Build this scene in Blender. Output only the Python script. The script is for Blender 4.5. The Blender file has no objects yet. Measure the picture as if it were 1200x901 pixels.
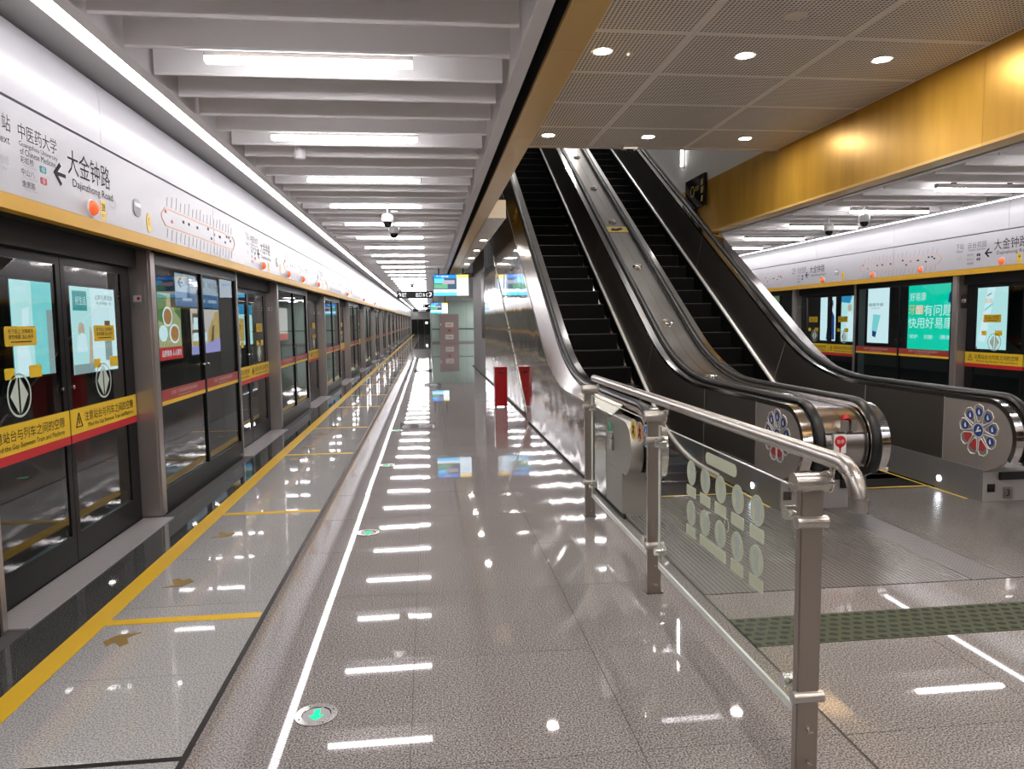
import bpy, bmesh, math, random
from mathutils import Vector, Matrix
random.seed(7)
SC = bpy.context.scene
COL = SC.collection

# ------------------------------------------------------------------ camera
F_PX, YAW, PITCH, ROLL, EYE = 854.0, 0.113132, 0.0874772, 0.0124196, 1.6
cd = bpy.data.cameras.new('camera')
cam = bpy.data.objects.new('camera', cd)
COL.objects.link(cam)
fwd = Vector((math.sin(YAW)*math.cos(PITCH), math.cos(YAW)*math.cos(PITCH), -math.sin(PITCH)))
rgt = Vector((math.cos(YAW), -math.sin(YAW), 0))
dwn = fwd.cross(rgt)
r2 = rgt*math.cos(ROLL) + dwn*math.sin(ROLL)
d2 = dwn*math.cos(ROLL) - rgt*math.sin(ROLL)
M3 = Matrix((r2, -d2, -fwd)).transposed()
cam.matrix_world = Matrix.Translation((0, 0, EYE)) @ M3.to_4x4()
cd.sensor_width = 36.0
cd.lens = 36.0*F_PX/1200.0
cd.clip_start = 0.05
cd.clip_end = 400
SC.camera = cam

# ------------------------------------------------------------------ world, exposure
w = bpy.data.worlds.new('world')
SC.world = w
w.use_nodes = True
w.node_tree.nodes['Background'].inputs[0].default_value = (0.75, 0.75, 0.8, 1)
w.node_tree.nodes['Background'].inputs[1].default_value = 0.05
SC.view_settings.view_transform = 'Standard'
SC.view_settings.look = 'None'
SC.view_settings.exposure = 0.95
SC.view_settings.gamma = 1.0
SC.view_settings.use_curve_mapping = False

LED = 16.5          # radiance of the slim bar lights
LINE = 5.6          # radiance of the long light lines
SPOT = 230.0         # radiance of the round downlights

# ------------------------------------------------------------------ materials
MAT = {}
def mat(name, col=(0.5, 0.5, 0.5), rough=0.5, metal=0.0, spec=0.5, emit=None, es=0.0):
    m = bpy.data.materials.new(name)
    m.use_nodes = True
    b = m.node_tree.nodes['Principled BSDF']
    b.inputs['Base Color'].default_value = (*col, 1)
    b.inputs['Roughness'].default_value = rough
    b.inputs['Metallic'].default_value = metal
    b.inputs['Specular IOR Level'].default_value = spec
    if emit is not None:
        b.inputs['Emission Color'].default_value = (*emit, 1)
        b.inputs['Emission Strength'].default_value = es
    MAT[name] = m
    return m
def nodes(m):
    nt = m.node_tree
    return nt, nt.nodes, nt.links, nt.nodes['Principled BSDF']
def coords(nt, kind='Object', scale=(1, 1, 1)):
    t = nt.nodes.new('ShaderNodeTexCoord')
    mp = nt.nodes.new('ShaderNodeMapping')
    mp.inputs['Scale'].default_value = scale
    nt.links.new(t.outputs[kind], mp.inputs['Vector'])
    return mp.outputs['Vector']
def world_pos(nt, scale=(1, 1, 1)):
    g = nt.nodes.new('ShaderNodeNewGeometry')
    mp = nt.nodes.new('ShaderNodeMapping')
    mp.inputs['Scale'].default_value = scale
    nt.links.new(g.outputs['Position'], mp.inputs['Vector'])
    return mp.outputs['Vector']
def noise(nt, vec, scale, detail=2.0):
    n = nt.nodes.new('ShaderNodeTexNoise')
    n.inputs['Scale'].default_value = scale
    n.inputs['Detail'].default_value = detail
    nt.links.new(vec, n.inputs['Vector'])
    return n.outputs['Fac']
def ramp(nt, fac, stops):
    r = nt.nodes.new('ShaderNodeValToRGB')
    el = r.color_ramp.elements
    while len(el) < len(stops):
        el.new(0.5)
    for e, (p, c) in zip(el, stops):
        e.position = p
        e.color = (*c, 1)
    nt.links.new(fac, r.inputs['Fac'])
    return r.outputs['Color']
def bump(nt, fac, strength, dist, b):
    bp = nt.nodes.new('ShaderNodeBump')
    bp.inputs['Strength'].default_value = strength
    bp.inputs['Distance'].default_value = dist
    nt.links.new(fac, bp.inputs['Height'])
    nt.links.new(bp.outputs['Normal'], b.inputs['Normal'])
def granite(name, lo, mid, hi, rough, scale=190.0):
    m = mat(name, mid, rough)
    nt, ns, lk, b = nodes(m)
    v = world_pos(nt)
    c = ramp(nt, noise(nt, v, scale, 3), [(0.36, lo), (0.5, mid), (0.64, hi)])
    big = ramp(nt, noise(nt, v, 1.3, 3), [(0.3, (0.93, 0.93, 0.93)), (0.7, (1, 1, 1))])
    oi = ns.new('ShaderNodeObjectInfo')
    rr = ramp(nt, oi.outputs['Random'], [(0, (0.95, 0.95, 0.95)), (1, (1, 1, 1))])
    for other in (big, rr):
        mx = ns.new('ShaderNodeMix')
        mx.data_type = 'RGBA'
        mx.blend_type = 'MULTIPLY'
        mx.inputs[0].default_value = 1
        lk.new(c, mx.inputs[6])
        lk.new(other, mx.inputs[7])
        c = mx.outputs[2]
    lk.new(c, b.inputs['Base Color'])
    return m
def brushed(name, col, rough, scale=(2, 2, 220), amt=0.12, wav=0.0, wscale=1.2, metal=1.0):
    m = mat(name, col, rough, metal)
    nt, ns, lk, b = nodes(m)
    v = world_pos(nt, scale)
    f = noise(nt, v, 1.0, 3)
    mr = ns.new('ShaderNodeMapRange')
    mr.inputs[3].default_value = max(0.02, rough - amt)
    mr.inputs[4].default_value = rough + amt
    lk.new(f, mr.inputs[0])
    lk.new(mr.outputs[0], b.inputs['Roughness'])
    if wav:
        bump(nt, noise(nt, world_pos(nt), wscale, 1), wav, 0.02, b)
    return m

granite('granite_main', (0.10, 0.09, 0.087), (0.295, 0.27, 0.261), (0.54, 0.51, 0.50), 0.025, 140.0)
granite('granite_light', (0.24, 0.235, 0.23), (0.47, 0.465, 0.46), (0.66, 0.655, 0.65), 0.03, 140.0)
granite('granite_dark', (0.025, 0.026, 0.026), (0.062, 0.064, 0.062), (0.16, 0.165, 0.16), 0.03)
mat('grout', (0.09, 0.085, 0.08), 0.7)
mat('black_inlay', (0.015, 0.013, 0.013), 0.25)
mat('paint_yellow', (0.86, 0.53, 0.025), 0.35, 0, 0.3)
mat('paint_brown', (0.30, 0.19, 0.045), 0.35)
brushed('stainless', (0.56, 0.53, 0.50), 0.28, (1, 1, 30), 0.03, metal=0.85)
mat('column_steel', (0.47, 0.43, 0.41), 0.32, 0.75)
brushed('stainless_post', (0.40, 0.36, 0.32), 0.30, (60, 60, 2), 0.04)
mat('stainless_dark', (0.235, 0.215, 0.197), 0.38, 0.93)
brushed('stainless_deck', (0.40, 0.37, 0.35), 0.24, (2, 3, 3), 0.06)
brushed('mirror_steel', (0.60, 0.575, 0.56), 0.07, (1, 1, 1), 0.03, 0.30, 1.7)
brushed('newel_steel', (0.50, 0.46, 0.43), 0.40, (3, 3, 3), 0.04)
MAT['newel_steel'].node_tree.nodes['Principled BSDF'].inputs['Metallic'].default_value = 0.7
mat('pedestal_gray', (0.42, 0.40, 0.385), 0.38, 0.3)
mat('kick_gray', (0.21, 0.21, 0.22), 0.32, 0.3)
mat('joint_steel', (0.50, 0.48, 0.45), 0.45, 0.5)
mat('chrome', (0.75, 0.73, 0.71), 0.12, 1.0)
mat('steel_plain', (0.5, 0.48, 0.46), 0.3, 1.0)
mat('plate_metal', (0.36, 0.34, 0.33), 0.27, 0.5)
nt, ns, lk, b = nodes(MAT['plate_metal'])
wv = ns.new('ShaderNodeTexWave')
wv.bands_direction = 'X'
wv.inputs['Scale'].default_value = 10.0
lk.new(world_pos(nt), wv.inputs['Vector'])
bump(nt, wv.outputs['Fac'], 0.25, 0.002, b)
lk.new(ramp(nt, wv.outputs['Fac'], [(0.25, (0.215, 0.203, 0.195)), (0.75, (0.325, 0.307, 0.298))]), b.inputs['Base Color'])
mat('dotted_metal', (0.42, 0.41, 0.40), 0.35, 0.6)
nt, ns, lk, b = nodes(MAT['dotted_metal'])
vo = ns.new('ShaderNodeTexVoronoi')
vo.inputs['Scale'].default_value = 38.0
vo.inputs['Randomness'].default_value = 0.0
lk.new(world_pos(nt), vo.inputs['Vector'])
lk.new(ramp(nt, vo.outputs['Distance'], [(0.25, (0.40, 0.38, 0.37)), (0.4, (0.20, 0.19, 0.185))]), b.inputs['Base Color'])
mat('rubber', (0.010, 0.010, 0.011), 0.33)
mat('black_gloss', (0.008, 0.008, 0.009), 0.12)
mat('black_matte', (0.012, 0.012, 0.012), 0.6)
mat('step_black', (0.003, 0.003, 0.003), 0.5, 0.0, 0.2)
nt, ns, lk, b = nodes(MAT['step_black'])
wv = ns.new('ShaderNodeTexWave')
wv.bands_direction = 'X'
wv.inputs['Scale'].default_value = 30.0
lk.new(world_pos(nt), wv.inputs['Vector'])
bump(nt, wv.outputs['Fac'], 0.6, 0.004, b)
mat('nose_glint', (0.10, 0.10, 0.10), 0.4, 0.6)  # paler colour stands in for light reflected off the step edges
mat('skirt_bright', (0.80, 0.79, 0.77), 0.3, 0.2)
mat('gold', (0.60, 0.335, 0.045), 0.34, 0.4)
nt, ns, lk, b = nodes(MAT['gold'])
lk.new(ramp(nt, noise(nt, world_pos(nt, (3, 3, 0.4)), 2.0, 2), [(0.3, (0.53, 0.29, 0.035)), (0.7, (0.64, 0.36, 0.05))]), b.inputs['Base Color'])
mat('gold_soffit', (0.72, 0.47, 0.16), 0.36, 0.15)
mat('gold_band', (0.74, 0.41, 0.02), 0.4, 0.1, 0.3)
mat('header_white', (0.54, 0.535, 0.57), 0.32)
mat('cove_white', (0.55, 0.545, 0.575), 0.30)
mat('fin_gray', (0.90, 0.885, 0.89), 0.45)
mat('trim_white', (0.74, 0.72, 0.73), 0.42)
mat('void_dark', (0.26, 0.26, 0.25), 0.9)
mat('slot_gray', (0.30, 0.29, 0.29), 0.7)
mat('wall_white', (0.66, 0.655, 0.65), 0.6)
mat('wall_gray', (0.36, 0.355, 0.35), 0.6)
mat('beige', (0.72, 0.64, 0.52), 0.4)
mat('green_wall', (0.52, 0.68, 0.60), 0.3)
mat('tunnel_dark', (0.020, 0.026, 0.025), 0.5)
mat('tactile_green', (0.082, 0.095, 0.055), 0.6, 0, 0.2)
mat('tactile_dark', (0.040, 0.047, 0.028), 0.45, 0, 0.3)
mat('red_paint', (0.50, 0.012, 0.014), 0.25)
mat('red_sticker', (0.62, 0.02, 0.03), 0.35)
mat('red_dark', (0.42, 0.05, 0.05), 0.35)
mat('white_paint', (0.82, 0.82, 0.82), 0.35)
mat('off_white', (0.70, 0.68, 0.64), 0.4)
mat('sticker_cream', (0.74, 0.80, 0.60), 0.5)
mat('sticker_mint', (0.60, 0.70, 0.62), 0.5)
mat('blue_sticker', (0.03, 0.075, 0.27), 0.35)
mat('blue_bright', (0.05, 0.20, 0.62), 0.35)
mat('orange_sticker', (0.85, 0.30, 0.05), 0.35)
mat('yellow_sticker', (0.90, 0.60, 0.03), 0.35)
mat('caution_gold', (0.70, 0.50, 0.09), 0.4)
mat('green_sticker', (0.02, 0.52, 0.25), 0.35)
mat('gray_ink', (0.11, 0.105, 0.12), 0.6, 0, 0.15)
mat('gray_light', (0.40, 0.39, 0.42), 0.5)
mat('ink', (0.02, 0.017, 0.024), 0.6, 0, 0.15)
mat('red_ink', (0.62, 0.10, 0.14), 0.5)
mat('teal_ink', (0.04, 0.36, 0.38), 0.5)
mat('map_line', (0.82, 0.45, 0.28), 0.5)
mat('map_gray', (0.42, 0.41, 0.44), 0.5)
mat('lamp_orange', (0.85, 0.14, 0.04), 0.2, 0, 0.5, (1.0, 0.16, 0.05), 0.25)
mat('cabinet_brown', (0.34, 0.26, 0.235), 0.35, 0.2)
mat('camera_white', (0.75, 0.75, 0.75), 0.35)
mat('threshold_metal', (0.50, 0.48, 0.48), 0.4, 0.3)
nt, ns, lk, b = nodes(MAT['threshold_metal'])
vo = ns.new('ShaderNodeTexVoronoi')
vo.inputs['Scale'].default_value = 55.0
vo.inputs['Randomness'].default_value = 0.0
lk.new(world_pos(nt), vo.inputs['Vector'])
lk.new(ramp(nt, vo.outputs['Distance'], [(0.3, (0.80, 0.76, 0.76)), (0.5, (0.40, 0.38, 0.38))]), b.inputs['Base Color'])
mat('door_black', (0.009, 0.009, 0.010), 0.3, 0.0, 0.18)
mat('door_gray', (0.16, 0.155, 0.155), 0.3, 0.7)
# perforated metal: rows of small dark holes
mat('perforated', (0.3, 0.27, 0.25), 0.5, 0.0)
nt, ns, lk, b = nodes(MAT['perforated'])
vo = ns.new('ShaderNodeTexVoronoi')
vo.inputs['Scale'].default_value = 1.0
vo.inputs['Randomness'].default_value = 0.0
lk.new(world_pos(nt, (28, 28, 0.001)), vo.inputs['Vector'])
lk.new(ramp(nt, vo.outputs['Distance'], [(0.30, (0.12, 0.11, 0.10)), (0.38, (0.84, 0.81, 0.78))]), b.inputs['Base Color'])
mat('panel_rim', (0.84, 0.81, 0.78), 0.5, 0.0)

def emis(name, col, s):
    m = bpy.data.materials.new(name)
    m.use_nodes = True
    nt = m.node_tree
    nt.nodes.clear()
    e = nt.nodes.new('ShaderNodeEmission')
    e.inputs[0].default_value = (*col, 1)
    e.inputs[1].default_value = s
    o = nt.nodes.new('ShaderNodeOutputMaterial')
    nt.links.new(e.outputs[0], o.inputs[0])
    MAT[name] = m
emis('led', (1.0, 0.965, 0.985), LED)
emis('led_line', (1.0, 0.965, 0.985), LINE)
emis('spot', (1.0, 0.93, 0.86), SPOT)
emis('spot_well', (1.0, 0.96, 0.92), 8.0)
emis('upper_fill', (1.0, 0.97, 0.94), 170.0)  # for the added lamps above the escalator well
emis('led_white', (0.85, 0.93, 1.0), 9.0)
emis('screen_blue', (0.02, 0.22, 0.78), 1.0)
emis('screen_cyan', (0.10, 0.55, 0.95), 1.1)
emis('screen_white', (0.75, 0.88, 1.0), 1.0)
emis('screen_yellow', (1.0, 0.68, 0.15), 1.0)
emis('screen_dark', (0.05, 0.09, 0.13), 1.0)
emis('screen_green', (0.12, 0.33, 0.20), 1.0)
emis('screen_mauve', (0.35, 0.30, 0.38), 1.0)
emis('sign_white', (0.9, 0.9, 0.95), 1.0)
emis('arrow_green', (0.02, 0.85, 0.30), 1.0)
emis('exit_green', (0.02, 0.7, 0.3), 1.5)
emis('ad_white', (0.80, 0.90, 1.0), 1.0)
emis('ad_pale', (0.62, 0.86, 0.92), 0.95)
emis('ad_teal', (0.28, 0.74, 0.80), 0.9)
emis('ad_tealdk', (0.10, 0.42, 0.46), 0.8)
emis('ad_green', (0.0, 0.66, 0.46), 0.95)
emis('ad_orange', (1.0, 0.45, 0.15), 1.0)
emis('ad_navy', (0.02, 0.06, 0.26), 0.8)
emis('ad_blue', (0.03, 0.30, 0.62), 0.9)
emis('ad_red', (0.70, 0.05, 0.05), 0.8)
emis('ad_food', (0.55, 0.50, 0.27), 0.8)
emis('ad_leaf', (0.18, 0.30, 0.10), 0.7)
emis('ad_bowl', (0.62, 0.25, 0.10), 0.8)
emis('ad_tan', (0.72, 0.45, 0.16), 0.8)
emis('ad_brown', (0.28, 0.16, 0.08), 0.7)
emis('ad_pink', (0.80, 0.62, 0.62), 0.85)
emis('ad_violet', (0.44, 0.36, 0.78), 0.9)
emis('ad_skin', (0.80, 0.55, 0.45), 0.8)
emis('ad_gray', (0.45, 0.52, 0.55), 0.7)
emis('ad_signblue', (0.05, 0.18, 0.42), 0.7)
emis('ad_signwhite', (0.50, 0.54, 0.68), 0.8)
emis('ad_ink', (0.05, 0.06, 0.12), 0.6)

def thin_glass(name, tint, ior, rough=0.0):
    m = bpy.data.materials.new(name)
    m.use_nodes = True
    nt = m.node_tree
    nt.nodes.clear()
    t = nt.nodes.new('ShaderNodeBsdfTransparent')
    t.inputs[0].default_value = (*tint, 1)
    g = nt.nodes.new('ShaderNodeBsdfGlossy')
    g.inputs['Roughness'].default_value = rough
    f0 = nt.nodes.new('ShaderNodeFresnel')
    f0.inputs[0].default_value = ior
    # the pane reflects at the face a ray meets first and lets it out at the second
    gm = nt.nodes.new('ShaderNodeNewGeometry')
    iv = nt.nodes.new('ShaderNodeMath')
    iv.operation = 'SUBTRACT'
    iv.inputs[0].default_value = 1.0
    nt.links.new(gm.outputs['Backfacing'], iv.inputs[1])
    f = nt.nodes.new('ShaderNodeMath')
    f.operation = 'MULTIPLY'
    nt.links.new(f0.outputs[0], f.inputs[0])
    nt.links.new(iv.outputs[0], f.inputs[1])
    x = nt.nodes.new('ShaderNodeMixShader')
    o = nt.nodes.new('ShaderNodeOutputMaterial')
    nt.links.new(f.outputs[0], x.inputs[0])
    nt.links.new(t.outputs[0], x.inputs[1])
    nt.links.new(g.outputs[0], x.inputs[2])
    nt.links.new(x.outputs[0], o.inputs[0])
    MAT[name] = m
thin_glass('door_glass', (0.66, 0.74, 0.72), 2.2)
thin_glass('rail_glass', (0.88, 0.93, 0.90), 1.45)
mat('glass_edge_glint', (0.84, 0.87, 0.84), 0.15)  # edge colour whitened to mimic light caught in the glass

# ------------------------------------------------------------------ mesh helpers
class MB:
    def __init__(s):
        s.v, s.f, s.m = [], [], []
        s.cur = 0
    def use(s, i):
        s.cur = i
        return s
    def add(s, vs, fs):
        o = len(s.v)
        s.v += [tuple(p) for p in vs]
        s.f += [tuple(o+i for i in f) for f in fs]
        s.m += [s.cur]*len(fs)
        return s
    def box(s, x0, x1, y0, y1, z0, z1):
        x0, x1 = min(x0, x1), max(x0, x1)
        y0, y1 = min(y0, y1), max(y0, y1)
        z0, z1 = min(z0, z1), max(z0, z1)
        return s.add([(x0, y0, z0), (x1, y0, z0), (x1, y1, z0), (x0, y1, z0), (x0, y0, z1), (x1, y0, z1), (x1, y1, z1), (x0, y1, z1)],
                     [(3, 2, 1, 0), (4, 5, 6, 7), (0, 1, 5, 4), (1, 2, 6, 5), (2, 3, 7, 6), (3, 0, 4, 7)])
    def cbox(s, c, d):
        return s.box(c[0]-d[0]/2, c[0]+d[0]/2, c[1]-d[1]/2, c[1]+d[1]/2, c[2]-d[2]/2, c[2]+d[2]/2)
    def prism(s, poly, axis, a, b):
        """poly of 2D points extruded along axis (the other two axes in order x,y,z)"""
        def p3(p, t):
            q = list(p)
            q.insert(axis, t)
            return tuple(q)
        n = len(poly)
        vs = [p3(p, a) for p in poly] + [p3(p, b) for p in poly]
        fs = [tuple(range(n)), tuple(range(2*n-1, n-1, -1))]
        fs += [(i, (i+1) % n, n+(i+1) % n, n+i) for i in range(n)]
        return s.add(vs, fs)
    def tube(s, path, r, n=12, cap=True):
        path = [Vector(p) for p in path]
        rings = []
        up = None
        for i, p in enumerate(path):
            a = path[max(0, i-1)]
            c = path[min(len(path)-1, i+1)]
            t = (c-a).normalized()
            if up is None:
                up = Vector((0, 0, 1)) if abs(t.z) < 0.9 else Vector((1, 0, 0))
            sd = t.cross(up).normalized()
            up = sd.cross(t).normalized()
            rr = r[i] if isinstance(r, (list, tuple)) else r
            rings.append([p + (sd*math.cos(2*math.pi*k/n) + up*math.sin(2*math.pi*k/n))*rr for k in range(n)])
        vs = [q for g in rings for q in g]
        fs = []
        for i in range(len(path)-1):
            for k in range(n):
                fs.append((i*n+k, i*n+(k+1) % n, (i+1)*n+(k+1) % n, (i+1)*n+k))
        if cap:
            fs.append(tuple(range(n-1, -1, -1)))
            fs.append(tuple(range((len(path)-1)*n, len(path)*n)))
        return s.add(vs, fs)
    def cyl(s, a, b, r, n=16):
        return s.tube([a, b], r, n)
    def lathe(s, prof, c, n=20, axis='z'):
        """prof: (radius, height) pairs around axis through c"""
        vs, fs = [], []
        for (r, h) in prof:
            for k in range(n):
                a = 2*math.pi*k/n
                u, v = r*math.cos(a), r*math.sin(a)
                if axis == 'z':
                    vs.append((c[0]+u, c[1]+v, c[2]+h))
                elif axis == 'x':
                    vs.append((c[0]+h, c[1]+u, c[2]+v))
                else:
                    vs.append((c[0]+u, c[1]+h, c[2]+v))
        for i in range(len(prof)-1):
            for k in range(n):
                fs.append((i*n+k, i*n+(k+1) % n, (i+1)*n+(k+1) % n, (i+1)*n+k))
        fs.append(tuple(range(n-1, -1, -1)))
        fs.append(tuple(range((len(prof)-1)*n, len(prof)*n)))
        return s.add(vs, fs)
    def sweep(s, prof, path, cap=True, closed=True):
        """prof: (x, n) points; path: (y, z) points; n is measured along the path normal in the YZ plane"""
        np_ = len(prof)
        vs, fs = [], []
        for i, (y, z) in enumerate(path):
            a = path[max(0, i-1)]
            c = path[min(len(path)-1, i+1)]
            ty, tz = c[0]-a[0], c[1]-a[1]
            L = math.hypot(ty, tz) or 1
            ny, nz = -tz/L, ty/L
            for (px, pn) in prof:
                vs.append((px, y+ny*pn, z+nz*pn))
        for i in range(len(path)-1):
            for k in range(np_ if closed else np_-1):
                fs.append((i*np_+k, i*np_+(k+1) % np_, (i+1)*np_+(k+1) % np_, (i+1)*np_+k))
        if cap and closed:
            fs.append(tuple(range(np_-1, -1, -1)))
            fs.append(tuple(range((len(path)-1)*np_, len(path)*np_)))
        return s.add(vs, fs)
    def mesh(s, name, mats, off=(0, 0, 0), smooth=False, bevel=0.0):
        me = bpy.data.meshes.new(name)
        me.from_pydata([(p[0]-off[0], p[1]-off[1], p[2]-off[2]) for p in s.v], [], s.f)
        for mm in (mats if isinstance(mats, (list, tuple)) else [mats]):
            me.materials.append(MAT[mm] if isinstance(mm, str) else mm)
        me.polygons.foreach_set('material_index', s.m)
        bm = bmesh.new()
        bm.from_mesh(me)
        bmesh.ops.recalc_face_normals(bm, faces=bm.faces)
        if bevel:
            ed = [e for e in bm.edges if len(e.link_faces) == 2 and e.calc_face_angle(0) > 0.9]
            bmesh.ops.bevel(bm, geom=ed, offset=bevel, segments=2, affect='EDGES', clamp_overlap=True)
        bm.to_mesh(me)
        bm.free()
        if smooth or bevel:
            me.shade_smooth()
            me.set_sharp_from_angle(angle=math.radians(38))
        me.update()
        return me
    def build(s, name, mats, parent=None, smooth=False, bevel=0.0):
        off = wloc(parent)
        return link(name, s.mesh(name, mats, off, smooth, bevel), parent)

WL = {}
def wloc(o):
    return WL.get(o.name, (0, 0, 0)) if o else (0, 0, 0)
def link(name, me, parent=None, loc=(0, 0, 0)):
    o = bpy.data.objects.new(name, me)
    COL.objects.link(o)
    o.location = loc
    if parent:
        o.parent = parent
    pl = wloc(parent)
    WL[o.name] = (pl[0]+loc[0], pl[1]+loc[1], pl[2]+loc[2])
    return o
def tag(o, label, cat, group=None, kind=None):
    o['label'] = label
    if cat:
        o['category'] = cat
    if group:
        o['group'] = group
    if kind:
        o['kind'] = kind
    return o
def thing(name, loc, label, cat, group=None):
    return tag(link(name, None, None, loc), label, cat, group)
def struct(o, label=None):
    o['kind'] = 'structure'
    if label:
        o['label'] = label
    return o
def kids(o):
    return [c for c in KIDS.get(o.name, [])]
KIDS = {}
_link = link
def link(name, me, parent=None, loc=(0, 0, 0)):
    o = _link(name, me, parent, loc)
    if parent:
        KIDS.setdefault(parent.name, []).append(o)
    return o
def dup(o, dy=(0, 0, 0), parent=None, label=None):
    c = o.copy()
    COL.objects.link(c)
    c.parent = parent
    if parent is None:
        c.location = Vector(o.location) + Vector(dy)
    WL[c.name] = tuple(c.location) if parent is None else wloc(parent)
    if label:
        c['label'] = label
    if parent:
        KIDS.setdefault(parent.name, []).append(c)
    for ch in KIDS.get(o.name, []):
        dup(ch, parent=c)
    return c
ORD = ['first', 'second', 'third', 'fourth', 'fifth', 'sixth', 'seventh', 'eighth', 'ninth', 'tenth', 'eleventh', 'twelfth',
       'thirteenth', 'fourteenth', 'fifteenth', 'sixteenth', 'seventeenth', 'eighteenth', 'nineteenth', 'twentieth']
TENS = {20: 'twenty', 30: 'thirty', 40: 'forty', 50: 'fifty'}
def ordw(n):
    if n <= 20:
        return ORD[n-1]
    t, u = n//10*10, n % 10
    return (TENS[t][:-1]+'ieth') if u == 0 else TENS[t]+'-'+ORD[u-1]

_txt = {}
def text_mesh(s, m):
    key = (s, m)
    if key in _txt:
        return _txt[key]
    c = bpy.data.curves.new('lettering', 'FONT')
    c.body = s
    c.size = 1.0
    c.align_x = 'CENTER'
    c.align_y = 'CENTER'
    c.resolution_u = 2
    o = bpy.data.objects.new('lettering', c)
    COL.objects.link(o)
    dg = bpy.context.evaluated_depsgraph_get()
    me = bpy.data.meshes.new_from_object(o.evaluated_get(dg))
    bpy.data.objects.remove(o)
    xs = [v.co.x for v in me.vertices] or [0, 1]
    ys = [v.co.y for v in me.vertices] or [0, 1]
    cx, cy = (min(xs)+max(xs))/2, (min(ys)+max(ys))/2
    for v in me.vertices:
        v.co.x -= cx
        v.co.y -= cy
    me.materials.clear()
    me.materials.append(MAT[m])
    _txt[key] = (me, max(xs)-min(xs), max(ys)-min(ys))
    return _txt[key]
AX = {'+x': ((0, 1, 0), (0, 0, 1)), '-x': ((0, -1, 0), (0, 0, 1)), '-y': ((1, 0, 0), (0, 0, 1)), '+y': ((-1, 0, 0), (0, 0, 1)), '+z': ((1, 0, 0), (0, 1, 0))}
def text(s, centre, face, w, h, m, parent, name='lettering'):
    """flat lettering, w by h metres, facing an axis; w or h may be None to keep proportions"""
    me, tw, th = text_mesh(s, m)
    if w is None:
        k = h/th
        sx = sy = k
    elif h is None:
        sx = sy = w/tw
    else:
        sx, sy = w/tw, h/th
    r, u = AX[face]
    r, u = Vector(r), Vector(u)
    n = r.cross(u)
    o = link(name, me, parent)
    pl = wloc(parent)
    R = Matrix((r, u, n)).transposed().to_4x4()
    o.matrix_local = Matrix.Translation((centre[0]-pl[0], centre[1]-pl[1], centre[2]-pl[2])) @ R @ Matrix.Diagonal((sx, sy, 1, 1))
    return o
def flat(face, c, poly, t=0.002):
    """list of 3D points of a 2D polygon (right, up) on a plane facing an axis, as a thin slab"""
    r, u = AX[face]
    r, u = Vector(r), Vector(u)
    n = r.cross(u)
    c = Vector(c)
    a = [c + r*p[0] + u*p[1] + n*t for p in poly]
    b2 = [c + r*p[0] + u*p[1] for p in poly]
    k = len(poly)
    return a + b2, [tuple(range(k)), tuple(range(2*k-1, k-1, -1))] + [(i, k+i, k+(i+1) % k, (i+1) % k) for i in range(k)]
def slab(mb, face, c, poly, t=0.002):
    return mb.add(*flat(face, c, poly, t))
def rectp(w, h, x=0, y=0):
    return [(x-w/2, y-h/2), (x+w/2, y-h/2), (x+w/2, y+h/2), (x-w/2, y+h/2)]
def ellp(rx, ry, n=20, x=0, y=0):
    return [(x+rx*math.cos(2*math.pi*i/n), y+ry*math.sin(2*math.pi*i/n)) for i in range(n)]
def rrect(w, h, r, x=0, y=0, n=4):
    out = []
    for cx, cy, a0 in ((w/2-r, h/2-r, 0), (-w/2+r, h/2-r, 90), (-w/2+r, -h/2+r, 180), (w/2-r, -h/2+r, 270)):
        for i in range(n+1):
            a = math.radians(a0+90*i/n)
            out.append((x+cx+r*math.cos(a), y+cy+r*math.sin(a)))
    return out
def ring(mb, face, c, rx, ry, wd, n=28, t=0.002):
    r, u = AX[face]
    r, u = Vector(r), Vector(u)
    nn = r.cross(u)
    c = Vector(c)
    vs, fs = [], []
    for (kx, ky, h) in ((rx, ry, t), (rx-wd, ry-wd, t)):
        for i in range(n):
            a = 2*math.pi*i/n
            vs.append(c + r*kx*math.cos(a) + u*ky*math.sin(a) + nn*h)
    for i in range(n):
        fs.append((i, (i+1) % n, n+(i+1) % n, n+i))
    return mb.add(vs, fs)
ARROW_L = [(-0.5, 0), (-0.08, 0.46), (0.10, 0.46), (-0.22, 0.09), (0.5, 0.09), (0.5, -0.09), (-0.22, -0.09), (0.10, -0.46), (-0.08, -0.46)]
ARROW_U = [(0, 0.5), (-0.42, 0.05), (-0.16, 0.05), (-0.16, -0.5), (0.16, -0.5), (0.16, 0.05), (0.42, 0.05)]
def sc(poly, sx, sy):
    return [(p[0]*sx, p[1]*sy) for p in poly]

Y_NEAR, Y_FAR = -8.0, 96.0
LX = -2.23                      # plane of the left platform screen
RX = 8.05                       # plane of the right platform screen

# ================================================================== SETTING: floor
mb = MB()
mb.box(-2.45, 8.3, Y_NEAR, Y_FAR, -0.25, -0.004)
floor = struct(mb.build('floor', 'grout'), 'polished grey granite platform floor')
TJ = 0.003
def tile(x0, x1, y0, y1, m, tilt=0.0007):
    mb = MB()
    a, b2 = random.uniform(-tilt, tilt), random.uniform(-tilt, tilt)
    cx, cy = (x0+x1)/2, (y0+y1)/2
    pts = [(x0+TJ/2, y0+TJ/2), (x1-TJ/2, y0+TJ/2), (x1-TJ/2, y1-TJ/2), (x0+TJ/2, y1-TJ/2)]
    top = [(x, y, (x-cx)*a+(y-cy)*b2) for x, y in pts]
    bot = [(x, y, -0.02) for x, y in pts]
    mb.add(top+bot, [(0, 1, 2, 3), (0, 4, 5, 1), (1, 5, 6, 2), (2, 6, 7, 3), (3, 7, 4, 0)])
    return mb
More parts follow.
